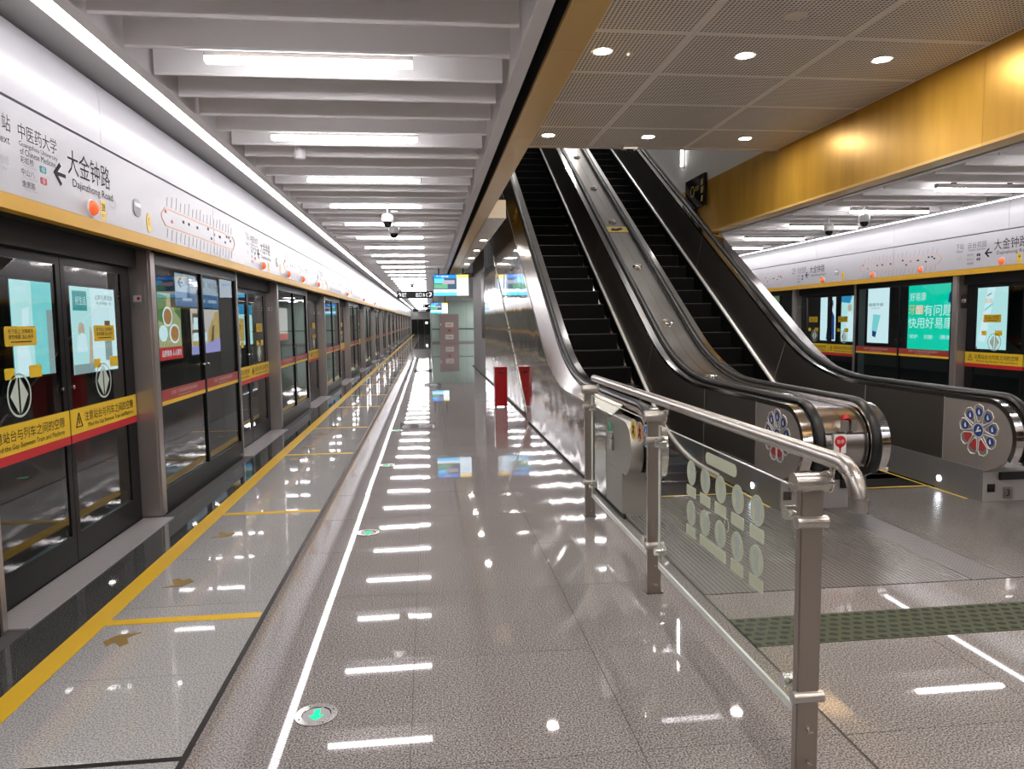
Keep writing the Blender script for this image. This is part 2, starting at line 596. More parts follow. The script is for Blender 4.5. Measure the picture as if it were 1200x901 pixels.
def many_tiles(name, x0, x1, ys, m):
    mb = MB()
    for i in range(len(ys)-1):
        t = tile(x0, x1, ys[i], ys[i+1], m)
        mb.add(t.v, t.f)
    o = mb.build(name, m, floor)
    o['kind'] = 'stuff'
P0 = 2.515
rows = [P0 + 0.855*k for k in range(-13, 110)]
near = [y for y in rows if 0.7 < y < 21.0]
def column_tiles(x0, x1, m, name='tile', skip=None, y_end=Y_FAR):
    for i in range(len(near)-1):
        if skip and skip(near[i], near[i+1]):
            continue
        tile(x0, x1, near[i], near[i+1], m).build(name, m, floor)
    many_tiles('tile_rows_behind', x0, x1, [y for y in rows if Y_NEAR < y <= near[0]], m)
    many_tiles('tile_rows_far', x0, x1, [y for y in rows if near[-1] <= y <= y_end], m)
column_tiles(-1.755, -0.946, 'granite_light')
for xa, xb in ((-0.922, -0.10), (-0.10, 0.755), (0.755, 1.545)):
    column_tiles(xa, xb, 'granite_main')
column_tiles(-2.14, -1.875, 'granite_dark')
MB().box(-0.946, -0.922, Y_NEAR, Y_FAR, -0.02, 0.0006).build('black_inlay', 'black_inlay', floor)
MB().box(-1.755, -0.946, 2.677, 2.703, -0.01, 0.0015).build('black_inlay', 'black_inlay', floor)
MB().box(-1.875, -1.755, Y_NEAR, Y_FAR, -0.02, 0.0014).build('yellow_line', 'paint_yellow', floor)
# right of the railing, this side of the escalators
ry = [-8.0, -6.0, -4.0, -2.0, 0.0, 1.66, 2.51, 3.27]
for xa, xb in ((1.555, 2.45), (2.45, 3.305), (3.305, 4.16), (4.16, 5.0), (5.0, 5.9)):
    for i in range(5, 7):
        tile(xa, xb, ry[i], ry[i+1], 'granite_main').build('tile', 'granite_main', floor)
    tile(xa, xb, 3.60, 3.95, 'granite_main').build('tile', 'granite_main', floor)
    many_tiles('tile_rows_behind', xa, xb, ry[:6], 'granite_main')
many_tiles('tile_rows_far', 5.9, 6.75, [y for y in rows], 'granite_main')
many_tiles('tile_rows_far', 5.12, 5.9, [y for y in rows if y > 3.9], 'granite_main')
many_tiles('tile_rows_far', 6.75, 7.58, [y for y in rows], 'granite_light')
many_tiles('tile_rows_far', 7.70, 8.0, [y for y in rows], 'granite_dark')
many_tiles('tile_rows_far', 1.545, 5.12, [y for y in rows if y > 26.0], 'granite_main')
MB().box(7.58, 7.70, Y_NEAR, Y_FAR, -0.02, 0.0014).build('yellow_line', 'paint_yellow', floor)
# yellow cross lines and brown boarding arrows on the light band
DOOR0, PITCHY, OPEN = 4.0, 5.0, 2.25
for k in range(0, 14):
    for yy in (DOOR0+0.03+PITCHY*k, DOOR0+OPEN+0.02+PITCHY*k):
        MB().box(-1.757, -0.955, yy-0.035, yy+0.035, -0.004, 0.0022).build('yellow_line', 'paint_yellow', floor)
def boarding_arrow(x, y, sx, sy):
    mb = MB()
    slab(mb, '+z', (x, y, 0.0005), [(p[0]*sx, p[1]*sy) for p in [(-0.5, -0.05), (-0.22, 0.32), (0.5, 0.40), (0.16, 0.12), (0.40, -0.24), (0.22, -0.42), (-0.12, -0.10), (-0.22, -0.38)]], 0.002)
    mb.build('boarding_arrow', 'paint_brown', floor)
for (x, y, s) in ((-1.60, 3.80, 1), (-1.57, 4.62, -1), (-1.58, 5.66, -1), (-1.6, 8.72, 1), (-1.57, 9.6, -1), (-1.57, 10.7, -1)):
    boarding_arrow(x, y, 0.155*s, 0.20*s)

# ================================================================== SETTING: left and right screen walls
def side_x(sd, u):
    return LX+u if sd == 'L' else RX-u
FACE = {'L': '+x', 'R': '-x'}
def bx(mb, sd, u0, u1, y0, y1, z0, z1):
    return mb.box(side_x(sd, u0), side_x(sd, u1), y0, y1, z0, z1)
WALL = {}
for sd, nm in (('L', 'wall_left'), ('R', 'wall_right')):
    mb = MB()
    bx(mb, sd, -0.30, 0.10, Y_NEAR, Y_FAR, 2.21, 3.05)      # header body behind the sign panels
    WALL[sd] = struct(mb.build(nm, 'black_matte'), 'platform screen wall with white sign header on the %s' % ('left' if sd == 'L' else 'far right'))
    mb = MB()
    bx(mb, sd, 0.06, 0.135, Y_NEAR, Y_FAR, 2.195, 2.275)
    mb.build('gold_band', 'gold_band', WALL[sd])
NB = {'L': 19, 'R': 9}
D0 = {'L': 4.0, 'R': 8.12}
K0 = {'L': -2, 'R': -3}
COVE = [(0.105, 2.772), (0.132, 2.772), (0.1345, 2.83), (0.1365, 2.90), (0.1375, 2.97), (0.136, 3.03), (0.132, 3.08), (0.124, 3.125), (0.111, 3.16), (0.093, 3.185), (0.070, 3.20), (0.040, 3.205), (0.040, 3.19), (0.080, 3.17), (0.105, 3.10)]
def header_bay(sd, y):
    mb = MB()
    bx(mb, sd, 0.10, 0.13, y+0.003, y+PITCHY-0.003, 2.278, 2.758)
    hp = mb.build('header_panel', 'header_white', WALL[sd])
    mb = MB()
    pts = [(side_x(sd, u), z) for u, z in COVE]
    for ya in (y+0.003, y+PITCHY/2+0.003):
        mb2 = MB()
        mb2.add([(px, ya, pz) for px, pz in pts] + [(px, ya+PITCHY/2-0.006, pz) for px, pz in pts],
                [tuple(range(len(pts))), tuple(range(2*len(pts)-1, len(pts)-1, -1))] + [(i, (i+1) % len(pts), len(pts)+(i+1) % len(pts), len(pts)+i) for i in range(len(pts))])
        mb2.build('cove_panel', 'cove_white', WALL[sd], smooth=True)
    return hp
HDR = {}
for sd in 'LR':
    for k in range(K0[sd], K0[sd]+NB[sd]+1):
        y = D0[sd]+PITCHY*k-1.35
        if y+PITCHY > Y_FAR:
            break
        HDR[(sd, k)] = header_bay(sd, y)

def sgn(sd):
    return 1 if sd == 'L' else -1
def warning_strip(sd, u, ya, yb, leaf, txt=True):
    """yellow and red strip across a door leaf with the printed warning"""
    mb = MB()
    bx(mb, sd, u, u+0.004, ya, yb, 0.870, 1.040)
    mb.use(1)
    bx(mb, sd, u, u+0.004, ya, yb, 0.815, 0.870)
    mb.build('warning_strip', ['yellow_sticker', 'red_sticker'], leaf)
    if txt:
        X = side_x(sd, u+0.0055)
        yc = (ya+yb)/2
        text('注意站台与列车之间的空隙', (X, yc+0.06*sgn(sd), 0.974), FACE[sd], 0.84, 0.068, 'ink', leaf)
        text('Mind the Gap Between Train and Platform', (X, yc+0.08*sgn(sd), 0.906), FACE[sd], 0.78, 0.040, 'ink', leaf)
        mb = MB()
        cy = yc-0.44*sgn(sd)
        r = Vector(AX[FACE[sd]][0])
        for a, b3 in (((-0.045, -0.04), (0.045, -0.04)), ((0.045, -0.04), (0, 0.055)), ((0, 0.055), (-0.045, -0.04)), ((0, -0.02), (0, 0.02))):
            pa = Vector((X, cy, 0.955)) + r*a[0] + Vector((0, 0, a[1]))
            pb = Vector((X, cy, 0.955)) + r*b3[0] + Vector((0, 0, b3[1]))
            mb.tube([pa, pb], 0.0035, 4)
        mb.build('warning_triangle', 'ink', leaf)
def door_symbol(sd, u, yc, zc, leaf):
    X = side_x(sd, u)
    mb = MB()
    ring(mb, FACE[sd], (X, yc, zc), 0.128, 0.13, 0.013)
    slab(mb, FACE[sd], (X, yc, zc), [(-0.095, 0), (-0.010, 0.108), (-0.010, -0.108)], 0.002)
    slab(mb, FACE[sd], (X, yc, zc), [(0.010, 0.108), (0.095, 0), (0.010, -0.108)], 0.002)
    mb.build('door_symbol', 'sticker_mint', leaf)
def notice_tag(sd, u, yc, zc, leaf):
    X = side_x(sd, u)
    mb = MB()
    slab(mb, FACE[sd], (X, yc, zc), rrect(0.34, 0.115, 0.015), 0.002)
    slab(mb, FACE[sd], (X, yc-0.145*sgn(sd), zc-0.215), rrect(0.10, 0.065, 0.012), 0.002)
    slab(mb, FACE[sd], (X, yc+0.135*sgn(sd), zc-0.215), rrect(0.14, 0.075, 0.012), 0.002)
    mb.build('notice_sticker', 'yellow_sticker', leaf)
    X2 = side_x(sd, u+0.0035)
    text('先下后上 文明乘车', (X2, yc, zc+0.028), FACE[sd], 0.27, 0.026, 'ink', leaf)
    text('请勿倚靠 当心夹手', (X2, yc, zc-0.004), FACE[sd], 0.27, 0.026, 'ink', leaf)
    mb = MB()
    slab(mb, FACE[sd], (side_x(sd, u+0.002), yc, zc-0.034), rectp(0.22, 0.006), 0.0015)
    mb.build('lettering', 'ink', leaf)
def make_door(sd, k, full):
    """one sliding pair of the platform screen, recessed behind the columns"""
    y0 = D0[sd]+PITCHY*k
    mb = MB()
    bx(mb, sd, -0.24, -0.10, y0, y0+OPEN, 2.06, 2.21)
    d = struct(mb.build('door_%d' % (len(DOORS)+1), 'black_matte'), 'black framed glass platform screen door pair')
    DOORS.append(d)
    mb = MB()
    bx(mb, sd, -0.15, 0.09, y0+0.01, y0+OPEN-0.01, -0.005, 0.006)
    mb.build('threshold', 'threshold_metal', d)
    mid = y0+OPEN/2
    for j, (ya, yb) in enumerate(((y0+0.01, mid-0.004), (mid+0.004, y0+OPEN-0.01))):
        mb = MB()
        fw_in, fw_out = 0.055, 0.17
        wa, wb = (fw_out, fw_in) if j == 0 else (fw_in, fw_out)
        bx(mb, sd, -0.195, -0.160, ya, ya+wa, 0.006, 2.07)
        bx(mb, sd, -0.195, -0.160, yb-wb, yb, 0.006, 2.07)
        bx(mb, sd, -0.195, -0.160, ya+wa, yb-wb, 0.006, 0.20)
        bx(mb, sd, -0.195, -0.160, ya+wa, yb-wb, 2.00, 2.07)
        leaf = mb.build('door_leaf', 'door_black', d)
        mb = MB()
        bx(mb, sd, -0.175, -0.168, ya+wa, yb-wb, 0.20, 2.00)
        mb.build('glass_pane', 'door_glass', leaf)
        warning_strip(sd, -0.1585, ya+0.005, yb-0.005, leaf, full)
        yc = (ya+yb)/2
        if full:
            door_symbol(sd, -0.157, yc-0.02, 1.20, leaf)
            notice_tag(sd, -0.157, yc+0.04, 1.545, leaf)
            mb = MB()
            ky = (mid-0.075) if j == 0 else (mid+0.075)
            mb.lathe([(0.013, 0), (0.013, 0.012), (0.009, 0.016)], (side_x(sd, -0.160), ky, 1.19), 10, 'x')
            mb.build('lock_knob', 'chrome', leaf)
        else:
            mb = MB()
            slab(mb, FACE[sd], (side_x(sd, -0.157), yc, 1.545), rrect(0.34, 0.115, 0.015), 0.002)
            slab(mb, FACE[sd], (side_x(sd, -0.157), yc, 1.33), rrect(0.34, 0.075, 0.012), 0.002)
            mb.build('notice_sticker', 'yellow_sticker', leaf)
            door_symbol(sd, -0.157, yc, 1.20, leaf)
    return d
def make_fixed(sd, k, full):
    y0 = D0[sd]+PITCHY*k+OPEN
    y1 = y0+PITCHY-OPEN
    # columns belong to the wall: a wide one after the door, a slim jamb before the next
    mb = MB()
    bx(mb, sd, -0.21, 0.0, y0, y0+0.13, 0, 2.21)
    c = mb.build('column', 'column_steel', WALL[sd], bevel=0.018)
    if full:
        mb = MB()
        mb.box(side_x(sd, -0.165), side_x(sd, -0.045), y0-0.004, y0+0.002, 1.70, 1.92)
        mb.build('control_plate', 'steel_plain', c)
        mb = MB()
        mb.box(side_x(sd, -0.135), side_x(sd, -0.075), y0-0.007, y0-0.003, 1.79, 1.84)
        mb.build('key_label', 'white_paint', c)
        mb = MB()
        slab(mb, '-y', (side_x(sd, -0.095), y0-0.0065, 1.815), ellp(0.014, 0.014, 12), 0.002)
        mb.build('key_switch', 'red_sticker', c)
        # yellow and red bands carried on across the column side
        mb = MB()
    mb = MB()
    bx(mb, sd, -0.21, 0.0, y1-0.07, y1, 0, 2.21)
    mb.build('jamb', 'column_steel', WALL[sd], bevel=0.012)
    mb = MB()
    bx(mb, sd, -0.10, -0.005, y0+0.13, y1-0.07, 0.0, 0.21)
    bx(mb, sd, -0.10, -0.005, y0+0.13, y1-0.07, 2.10, 2.21)
    wn = struct(mb.build('window_%d' % (len(FIXED)+1), 'door_black'), 'fixed glass panel pair of the platform screen with red strip')
    FIXED.append(wn)
    ym = (y0+0.13+y1-0.07)/2
    for ya, yb in ((y0+0.13, ym), (ym, y1-0.07)):
        mb = MB()
        bx(mb, sd, -0.06, -0.01, ya, ya+0.022, 0.21, 2.10)
        bx(mb, sd, -0.06, -0.01, yb-0.022, yb, 0.21, 2.10)
        fr = mb.build('panel_frame', 'door_black', wn)
        mb = MB()
        bx(mb, sd, -0.035, -0.028, ya+0.022, yb-0.022, 0.21, 2.10)
        mb.build('glass_pane', 'door_glass', fr)
        mb = MB()
        bx(mb, sd, -0.022, -0.018, ya+0.022, yb-0.022, 0.950, 1.045)
        mb.use(1)
        bx(mb, sd, -0.022, -0.018, ya+0.022, yb-0.022, 0.915, 0.950)
        mb.build('warning_strip', ['red_dark', 'yellow_sticker'], fr)
        if full:
            text('应急门 非紧急情况请勿操作', (side_x(sd, -0.0165), (ya+yb)/2, 1.008), FACE[sd], 0.72, 0.034, 'off_white', fr)
            text('Emergency Door', (side_x(sd, -0.0165), (ya+yb)/2, 0.970), FACE[sd], 0.36, 0.020, 'off_white', fr)
            mb = MB()
            ky = (ym-0.07) if ya < ym-0.01 and yb <= ym+0.001 else (ym+0.07)
            mb.lathe([(0.012, 0), (0.012, 0.02), (0.008, 0.024)], (side_x(sd, -0.012), ky, 1.20), 10, 'x')
            mb.build('lock_knob', 'chrome', fr)
DOORS, FIXED = [], []
for sd in 'LR':
    for k in range(K0[sd], K0[sd]+NB[sd]):
        if D0[sd]+PITCHY*(k+1) > Y_FAR:
            break
        full = 0 <= k <= 2
        make_door(sd, k, full)
        make_fixed(sd, k, full)

# ------------------------------------------------------------------ printed header signs
def hx(sd):
    return side_x(sd, 0.1315)
def station_sign(sd, k, yn, kind):
    """station names printed on the header panel; yn = world y of the middle of the big name"""
    hp = HDR[(sd, k)]
    s_ = sgn(sd)
    X = hx(sd)
    f = FACE[sd]
    yn += 0.05*s_
    text('大金钟路', (X, yn, 2.575), f, 0.58, 0.150, 'ink', hp)
    text('Dajinzhong Road', (X, yn+0.04*s_, 2.45), f, 0.56, 0.062, 'ink', hp)
    mb = MB()
    slab(mb, f, (X-0.001*s_, yn-0.395*s_, 2.475), sc([(-0.5, 0), (0.02, 0.52), (0.16, 0.40), (-0.17, 0.08), (0.5, 0.08), (0.5, -0.08), (-0.17, -0.08), (0.16, -0.40), (0.02, -0.52)], 0.14, 0.125), 0.002)
    mb.build('direction_arrow', 'ink', hp)
    if kind == 'L':
        text('中医药大学', (X, yn-0.61*s_, 2.622), f, 0.40, 0.085, 'gray_ink', hp)
        text('Guangzhou University', (X, yn-0.61*s_, 2.553), f, 0.40, 0.034, 'gray_ink', hp)
        text('of Chinese Medicine', (X, yn-0.62*s_, 2.518), f, 0.37, 0.034, 'gray_ink', hp)
        rows_ = [('彩虹桥', 'Caihong Bridge', 'teal_ink', '13'), ('中山八', 'Zhongshanba', 'red_ink', '5'), ('逸景路', 'Yijing Road', None, None)]
    else:
        text('云台花园', (X, yn-0.62*s_, 2.610), f, 0.36, 0.085, 'gray_ink', hp)
        text('Yuntai Garden', (X, yn-0.62*s_, 2.545), f, 0.34, 0.034, 'gray_ink', hp)
        rows_ = [('彩虹桥', 'Caihong Bridge', 'ink', '6'), ('中山八', 'Zhongshanba', 'gray_ink', '5'), ('逸景路', 'Yijing Road', None, None)]
    for i, (cn, en, cc, num) in enumerate(rows_):
        z = 2.475-0.062*i
        text(cn, (X, yn-0.74*s_, z), f, 0.13, 0.036, 'gray_ink', hp)
        text(en, (X, yn-0.72*s_, z-0.027), f, 0.14, 0.014, 'gray_light', hp)
        if cc:
            mb = MB()
            slab(mb, f, (X-0.001*s_, yn-0.58*s_, z-0.012), rrect(0.065, 0.036, 0.008), 0.002)
            mb.build('line_badge', cc, hp)
            text(num, (X+0.0015*s_, yn-0.58*s_, z-0.012), f, None, 0.024, 'white_paint', hp)
    text('下站', (X, yn-0.96*s_, 2.63 if kind == 'L' else 2.615), f, 0.16, 0.085, 'gray_ink', hp)
    text('Next', (X, yn-0.96*s_, 2.545), f, 0.13, 0.042, 'gray_ink', hp)
    text('途经', (X, yn-0.96*s_, 2.440), f, 0.09, 0.042, 'gray_light', hp)
    text('Via', (X, yn-0.96*s_, 2.395), f, 0.04, 0.016, 'gray_light', hp)
    # yellow bay number beside the lamp, small badge, pill
    yn -= 0.05*s_
    mb = MB()
    slab(mb, f, (X-0.001*s_, yn+0.21*s_, 2.352), rectp(0.075, 0.125), 0.002)
    mb.build('bay_number_plate', 'yellow_sticker', hp)
    text('28' if kind == 'L' else '9', (X+0.0015*s_, yn+0.21*s_, 2.372), f, 0.05, 0.05, 'ink', hp)
    text('车门', (X+0.0015*s_, yn+0.21*s_, 2.316), f, 0.05, 0.022, 'ink', hp)
    mb = MB()
    slab(mb, f, (X-0.001*s_, yn+0.78*s_, 2.455), rrect(0.13, 0.125, 0.045), 0.006)
    mb.use(1)
    slab(mb, f, (X+0.004*s_, yn+0.78*s_, 2.475), rectp(0.11, 0.03), 0.004)
    mb.build('emblem_badge', ['map_gray', 'white_paint'], hp)
    mb = MB()
    slab(mb, f, (X-0.001*s_, yn+1.0*s_, 2.375), ellp(0.045, 0.075), 0.003)
    mb.build('queue_badge', 'yellow_sticker', hp)
    text('1', (X+0.0025*s_, yn+1.0*s_, 2.385), f, None, 0.06, 'ink', hp)
    mb = MB()
    ring(mb, f, (X-0.001*s_, yn+0.36*s_, 2.42), 0.055, 0.03, 0.004)
    mb.build('small_mark', 'gray_light', hp)
def route_map(sd, k, ya, yb):
    """loop line diagram with slanted station names"""
    hp = HDR[(sd, k)]
    s_ = sgn(sd)
    f = FACE[sd]
    X = hx(sd)-0.001*s_
    yc = (ya+yb)/2
    L = abs(yb-ya)
    mb = MB()
    for z in (2.545, 2.405):
        slab(mb, f, (X, yc, z), rectp(L-0.16, 0.008), 0.0015)
    for e in (-1, 1):
        for (x0, z0, x1, z1) in ((L/2-0.08, 2.545, L/2, 2.49), (L/2, 2.49, L/2, 2.46), (L/2, 2.46, L/2-0.08, 2.405)):
            r = Vector(AX[f][0])
            pa = Vector((X, yc, z0)) + r*x0*e
            pb = Vector((X, yc, z1)) + r*x1*e
            mb.tube([pa, pb], 0.004, 4)
    mb.build('route_loop', 'map_line', hp)
    n = 19
    mb = MB()
    for i in range(n):
        x = -L/2+0.13+(L-0.26)*i/(n-1)
        for z0, dz in ((2.565, 1), (2.385, -1)):
            h = 0.075+0.03*((i*7) % 3)/2
            if dz > 0:
                p = [(x, 0), (x+0.014, 0), (x+0.014+h*0.35, h), (x+h*0.35, h)]
            else:
                p = [(x-h*0.35, -h), (x+0.014-h*0.35, -h), (x+0.014, 0), (x, 0)]
            slab(mb, f, (X, yc, z0), p, 0.0015)
    o = mb.build('station_names', 'map_gray', hp)
    o['kind'] = 'stuff'
    mb = MB()
    rnd = random.Random(5)
    for i in range(14):
        x = -L/2+0.1+(L-0.2)*rnd.random()
        z = rnd.choice([2.52, 2.49, 2.44, 2.455])
        mb.use(0 if rnd.random() > 0.25 else 1)
        slab(mb, f, (X, yc, z), rectp(0.04, 0.024, x), 0.0018)
    o = mb.build('interchange_marks', ['ink', 'red_ink'], hp)
    o['kind'] = 'stuff'
for k in range(0, 4):
    yn = 4.92+PITCHY*k
    station_sign('L', k, yn, 'L')
    route_map('L', k, yn+1.28, yn+3.5)
for k in range(0, 3):
    yn = 9.28+PITCHY*k
    station_sign('R', k, yn, 'R')
    route_map('R', k, yn+1.30, yn+3.45)
def indicator(sd, y, z, label):
    s_ = sgn(sd)
    t = thing('indicator_lamp', (side_x(sd, 0.13), y, z), label, 'lamp', 'indicator lamps on the %s header' % ('left' if sd == 'L' else 'far right'))
    X = side_x(sd, 0.1305)
    mb = MB()
    mb.lathe([(0.056, 0.0), (0.056, 0.006*s_), (0.05, 0.010*s_)], (X, y, z), 20, 'x')
    mb.build('base_ring', 'white_paint', t, smooth=True)
    mb = MB()
    mb.lathe([(0.048, 0.008*s_), (0.045, 0.022*s_), (0.036, 0.036*s_), (0.02, 0.046*s_), (0.004, 0.049*s_)], (X, y, z), 20, 'x')
    mb.build('dome', 'lamp_orange', t, smooth=True)
for i, y in enumerate((4.95, 9.75, 11.45, 12.75, 14.5, 19.55, 24.5, 29.5)):
    indicator('L', y, 2.34, 'orange domed indicator lamp on left white header, %s from the near end' % ordw(i+1))
for i, y in enumerate((9.36, 11.04, 12.32, 13.98)):
    indicator('R', y, 2.335, 'orange domed indicator lamp on far platform header, %s counted from right edge' % ordw(i+1))

# ------------------------------------------------------------------ track side beyond the glass
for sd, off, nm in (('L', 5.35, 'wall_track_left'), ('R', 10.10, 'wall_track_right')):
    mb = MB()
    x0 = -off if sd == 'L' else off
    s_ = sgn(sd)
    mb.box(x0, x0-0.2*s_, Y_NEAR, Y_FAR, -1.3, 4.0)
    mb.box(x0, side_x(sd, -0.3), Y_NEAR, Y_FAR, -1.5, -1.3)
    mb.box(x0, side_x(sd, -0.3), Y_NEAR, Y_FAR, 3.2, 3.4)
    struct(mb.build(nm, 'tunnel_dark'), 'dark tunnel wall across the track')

# ================================================================== SETTING: slatted ceilings, light lines
mb = MB()
mb.box(-2.6, 0.68, Y_NEAR, Y_FAR, 3.52, 3.62)
mb.box(-2.6, -2.28, Y_NEAR, Y_FAR, 3.22, 3.52)
ceiling = struct(mb.build('ceiling', 'void_dark'), 'dark ceiling void above white slats on the left')
mb = MB()
mb.box(5.18, 8.5, Y_NEAR, 60, 3.52, 3.62)
mb.box(8.08, 8.5, Y_NEAR, 60, 3.22, 3.52)
ceiling_r = struct(mb.build('ceiling_right', 'void_dark'), 'dark ceiling void above white slats over the far platform')
def slats(parent, x0, x1, ys, n_part):
    mb = MB()
    hz = 3.10
    xm = (x0+x1)/2
    prof = [(-0.011, 0.28), (-0.011, 0.012), (-0.006, 0.0), (0.006, 0.0), (0.011, 0.012), (0.011, 0.28)]
    mb.prism([(y, z) for y, z in prof], 0, -(x1-x0)/2, (x1-x0)/2)
    me = mb.mesh('slat', 'fin_gray')
    for i, y in enumerate(ys[:n_part]):
        link('slat', me, parent, (xm, y, hz))
    mb = MB()
    for y in ys[n_part:]:
        mb.add([(xm+v[0], y+v[1], hz+v[2]) for v in [tuple(q.co) for q in me.vertices]], [tuple(p.vertices) for p in me.polygons])
    if mb.v:
        o = mb.build('slat_rows', 'fin_gray', parent)
        o['kind'] = 'stuff'
FP = 0.437
ysL = [3.43+FP*i for i in range(60)] + [3.43-FP*i for i in range(1, 26)] + [3.43+FP*i for i in range(60, 210)]
slats(ceiling, -1.60, 0.50, ysL, 60)
ysR = [7.36+FP*i for i in range(40)] + [7.36-FP*i for i in range(1, 34)] + [7.36+FP*i for i in range(40, 110)]
slats(ceiling_r, 5.40, 7.42, ysR, 40)
struct(MB().box(-2.27, -1.80, Y_NEAR, Y_FAR, 3.235, 3.255).build('ceiling_slot_left', 'slot_gray'), 'grey recess panel beside the left light line')
struct(MB().box(7.61, 8.08, Y_NEAR, 60, 3.235, 3.255).build('ceiling_slot_right', 'slot_gray'), 'grey recess panel beside the far platform light line')
# white trims beside the slats
def trim_bar(name, x0, x1, z0, z1, y0, y1, m, label):
    return struct(MB().box(x0, x1, y0, y1, z0, z1).build(name, m), label)
trim_bar('trim_1', -1.695, -1.625, 3.10, 3.40, Y_NEAR, Y_FAR, 'trim_white', 'white trim between the left light line and the slats')
trim_bar('trim_2', 0.545, 0.63, 3.10, 3.50, Y_NEAR, 60, 'trim_white', 'white trim along the slats beside the gold beam')
trim_bar('trim_3', 7.515, 7.445, 3.10, 3.40, Y_NEAR, 60, 'trim_white', 'white trim beside the far platform light line')
trim_bar('trim_4', 5.22, 5.30, 3.10, 3.50, Y_NEAR, 60, 'trim_white', 'white trim under the right gold beam')
def line_light(x0, x1, s_, y1, label, group):
    t = thing('line_light', ((x0+x1)/2, 0, 3.10), label, 'light')
    y = Y_NEAR
    n = 0
    a, b3 = (x0, x1)
    mb = MB()
    mb.box(a, b3, Y_NEAR, y1, 3.145, 3.20)
    mb.build('housing', 'slot_gray', t)
    seg = 2.38
    L = []
    while y < y1-0.1:
        L.append((y, min(y+seg, y1)))
        y += seg
    far = MB()
    for (ya, yb) in L:
        mb = MB() if ya < 30 else far
        pts = [(a, 3.105), (a, 3.144), (b3, 3.144), (b3, 3.105)]
        mb.prism2 = None
        n_ = len(mb.v)
        mb.box(a, b3, ya+0.003, yb-0.003, 3.105, 3.144)
        if ya < 30:
            mb.build('diffuser', 'led_line', t)
    if far.v:
        o = far.build('diffuser_run', 'led_line', t)
        o['kind'] = 'stuff'
line_light(-1.795, -1.70, 1, Y_FAR, 'continuous white light line along the left ceiling edge', None)
line_light(7.52, 7.61, -1, 60, 'continuous white light line along the far right platform ceiling', None)
def bar_lights(xc, L, ys, grp, where, first):
    def make(y, lab):
        t = thing('ceiling_light', (xc, y, 3.10), lab, 'light', grp)
        mb = MB()
        mb.box(xc-L/2, xc+L/2, y-0.030, y+0.030, 3.088, 3.14)
        mb.build('housing', 'stainless_dark', t)
        mb = MB()
        mb.box(xc-L/2+0.003, xc+L/2-0.003, y-0.026, y+0.026, 3.058, 3.088)
        mb.build('diffuser', 'led', t)
        for e in (-0.36, 0.36):
            MB().box(xc+e-0.03, xc+e+0.03, y-0.01, y+0.01, 3.14, 3.52).build('hanger', 'black_matte', t)
        return t
    p = make(ys[0], where % ordw(first))
    for i, y in enumerate(ys[1:]):
        dup(p, (0, y-ys[0], 0), None, where % ordw(first+1+i))
LP = 1.744
bar_lights(-0.63, 1.15, [4.38+LP*i for i in range(50)], 'bar lights under the left slatted ceiling', 'slim white bar light under left slatted ceiling, %s from the near end', 1)
bar_lights(6.56, 1.17, [8.12+LP*i for i in range(9)], 'bar lights under the far platform ceiling', 'slim white bar light under far platform ceiling, %s from the near end', 1)
bar_lights(-0.63, 1.15, [4.38-LP*i for i in range(1, 7)], 'bar lights behind the viewer', 'slim white bar light behind the picture edge, %s back from the camera on left', 1)
bar_lights(6.56, 1.17, [8.12-LP*i for i in range(1, 9)], 'bar lights behind the viewer on the far platform', 'slim white bar light out of frame over far platform, %s back', 1)

# ================================================================== SETTING: gold bulkheads and perforated ceiling
PZ = 3.95
mb = MB()
mb.box(0.712, 0.885, Y_NEAR, 26, 3.125, 5.2)
bulk_l = struct(mb.build('wall_bulkhead_left', 'black_matte'), 'gold clad bulkhead beam on the left of the escalators')
mb = MB()
mb.box(4.965, 5.16, Y_NEAR, 26, 3.125, 4.02)
bulk_r = struct(mb.build('wall_bulkhead_right', 'black_matte'), 'gold clad bulkhead beam right of the escalators')
y = 0.15-10
while y < 25:
    MB().box(0.71, 0.90, y+0.002, y+1.998, 3.10, 3.128).build('gold_panel', 'gold_soffit', bulk_l)
    MB().box(0.882, 0.90, y+0.002, y+1.998, 3.128, PZ if y < 9.9 else 4.4).build('gold_panel', 'gold', bulk_l)
    MB().box(4.95, 4.968, y+0.002, y+1.998, 3.128, 4.02).build('gold_panel', 'gold', bulk_r)
    MB().box(4.95, 5.16, y+0.002, y+1.998, 3.10, 3.128).build('gold_panel', 'gold_soffit', bulk_r)
    y += 2.0
mb = MB()
mb.box(0.9, 4.95, Y_NEAR, 9.98, PZ+0.03, PZ+0.35)
ceiling_m = struct(mb.build('ceiling_middle', 'black_matte'), 'perforated metal ceiling before the escalators')
px = [0.905, 2.24, 3.58, 4.945]
py = [10.0-0.985*i for i in range(18)]
for i in range(3):
    for j in range(17):
        y1, y0 = py[j]-0.003, py[j+1]+0.003
        x0, x1 = px[i]+0.003, px[i+1]-0.003
        mb = MB()
        rim = 0.03
        mb.use(0)
        mb.add([(x0+rim, y0+rim, PZ), (x1-rim, y0+rim, PZ), (x1-rim, y1-rim, PZ), (x0+rim, y1-rim, PZ)], [(0, 3, 2, 1)])
        mb.use(1)
        mb.add([(x0, y0, PZ), (x1, y0, PZ), (x1, y1, PZ), (x0, y1, PZ), (x0+rim, y0+rim, PZ), (x1-rim, y0+rim, PZ), (x1-rim, y1-rim, PZ), (x0+rim, y1-rim, PZ),
                (x0, y0, PZ+0.03), (x1, y0, PZ+0.03), (x1, y1, PZ+0.03), (x0, y1, PZ+0.03)],
               [(0, 4, 5, 1), (1, 5, 6, 2), (2, 6, 7, 3), (3, 7, 4, 0), (0, 1, 9, 8), (1, 2, 10, 9), (2, 3, 11, 10), (3, 0, 8, 11)])
        mb.build('perforated_panel', ['perforated', 'panel_rim'], ceiling_m)
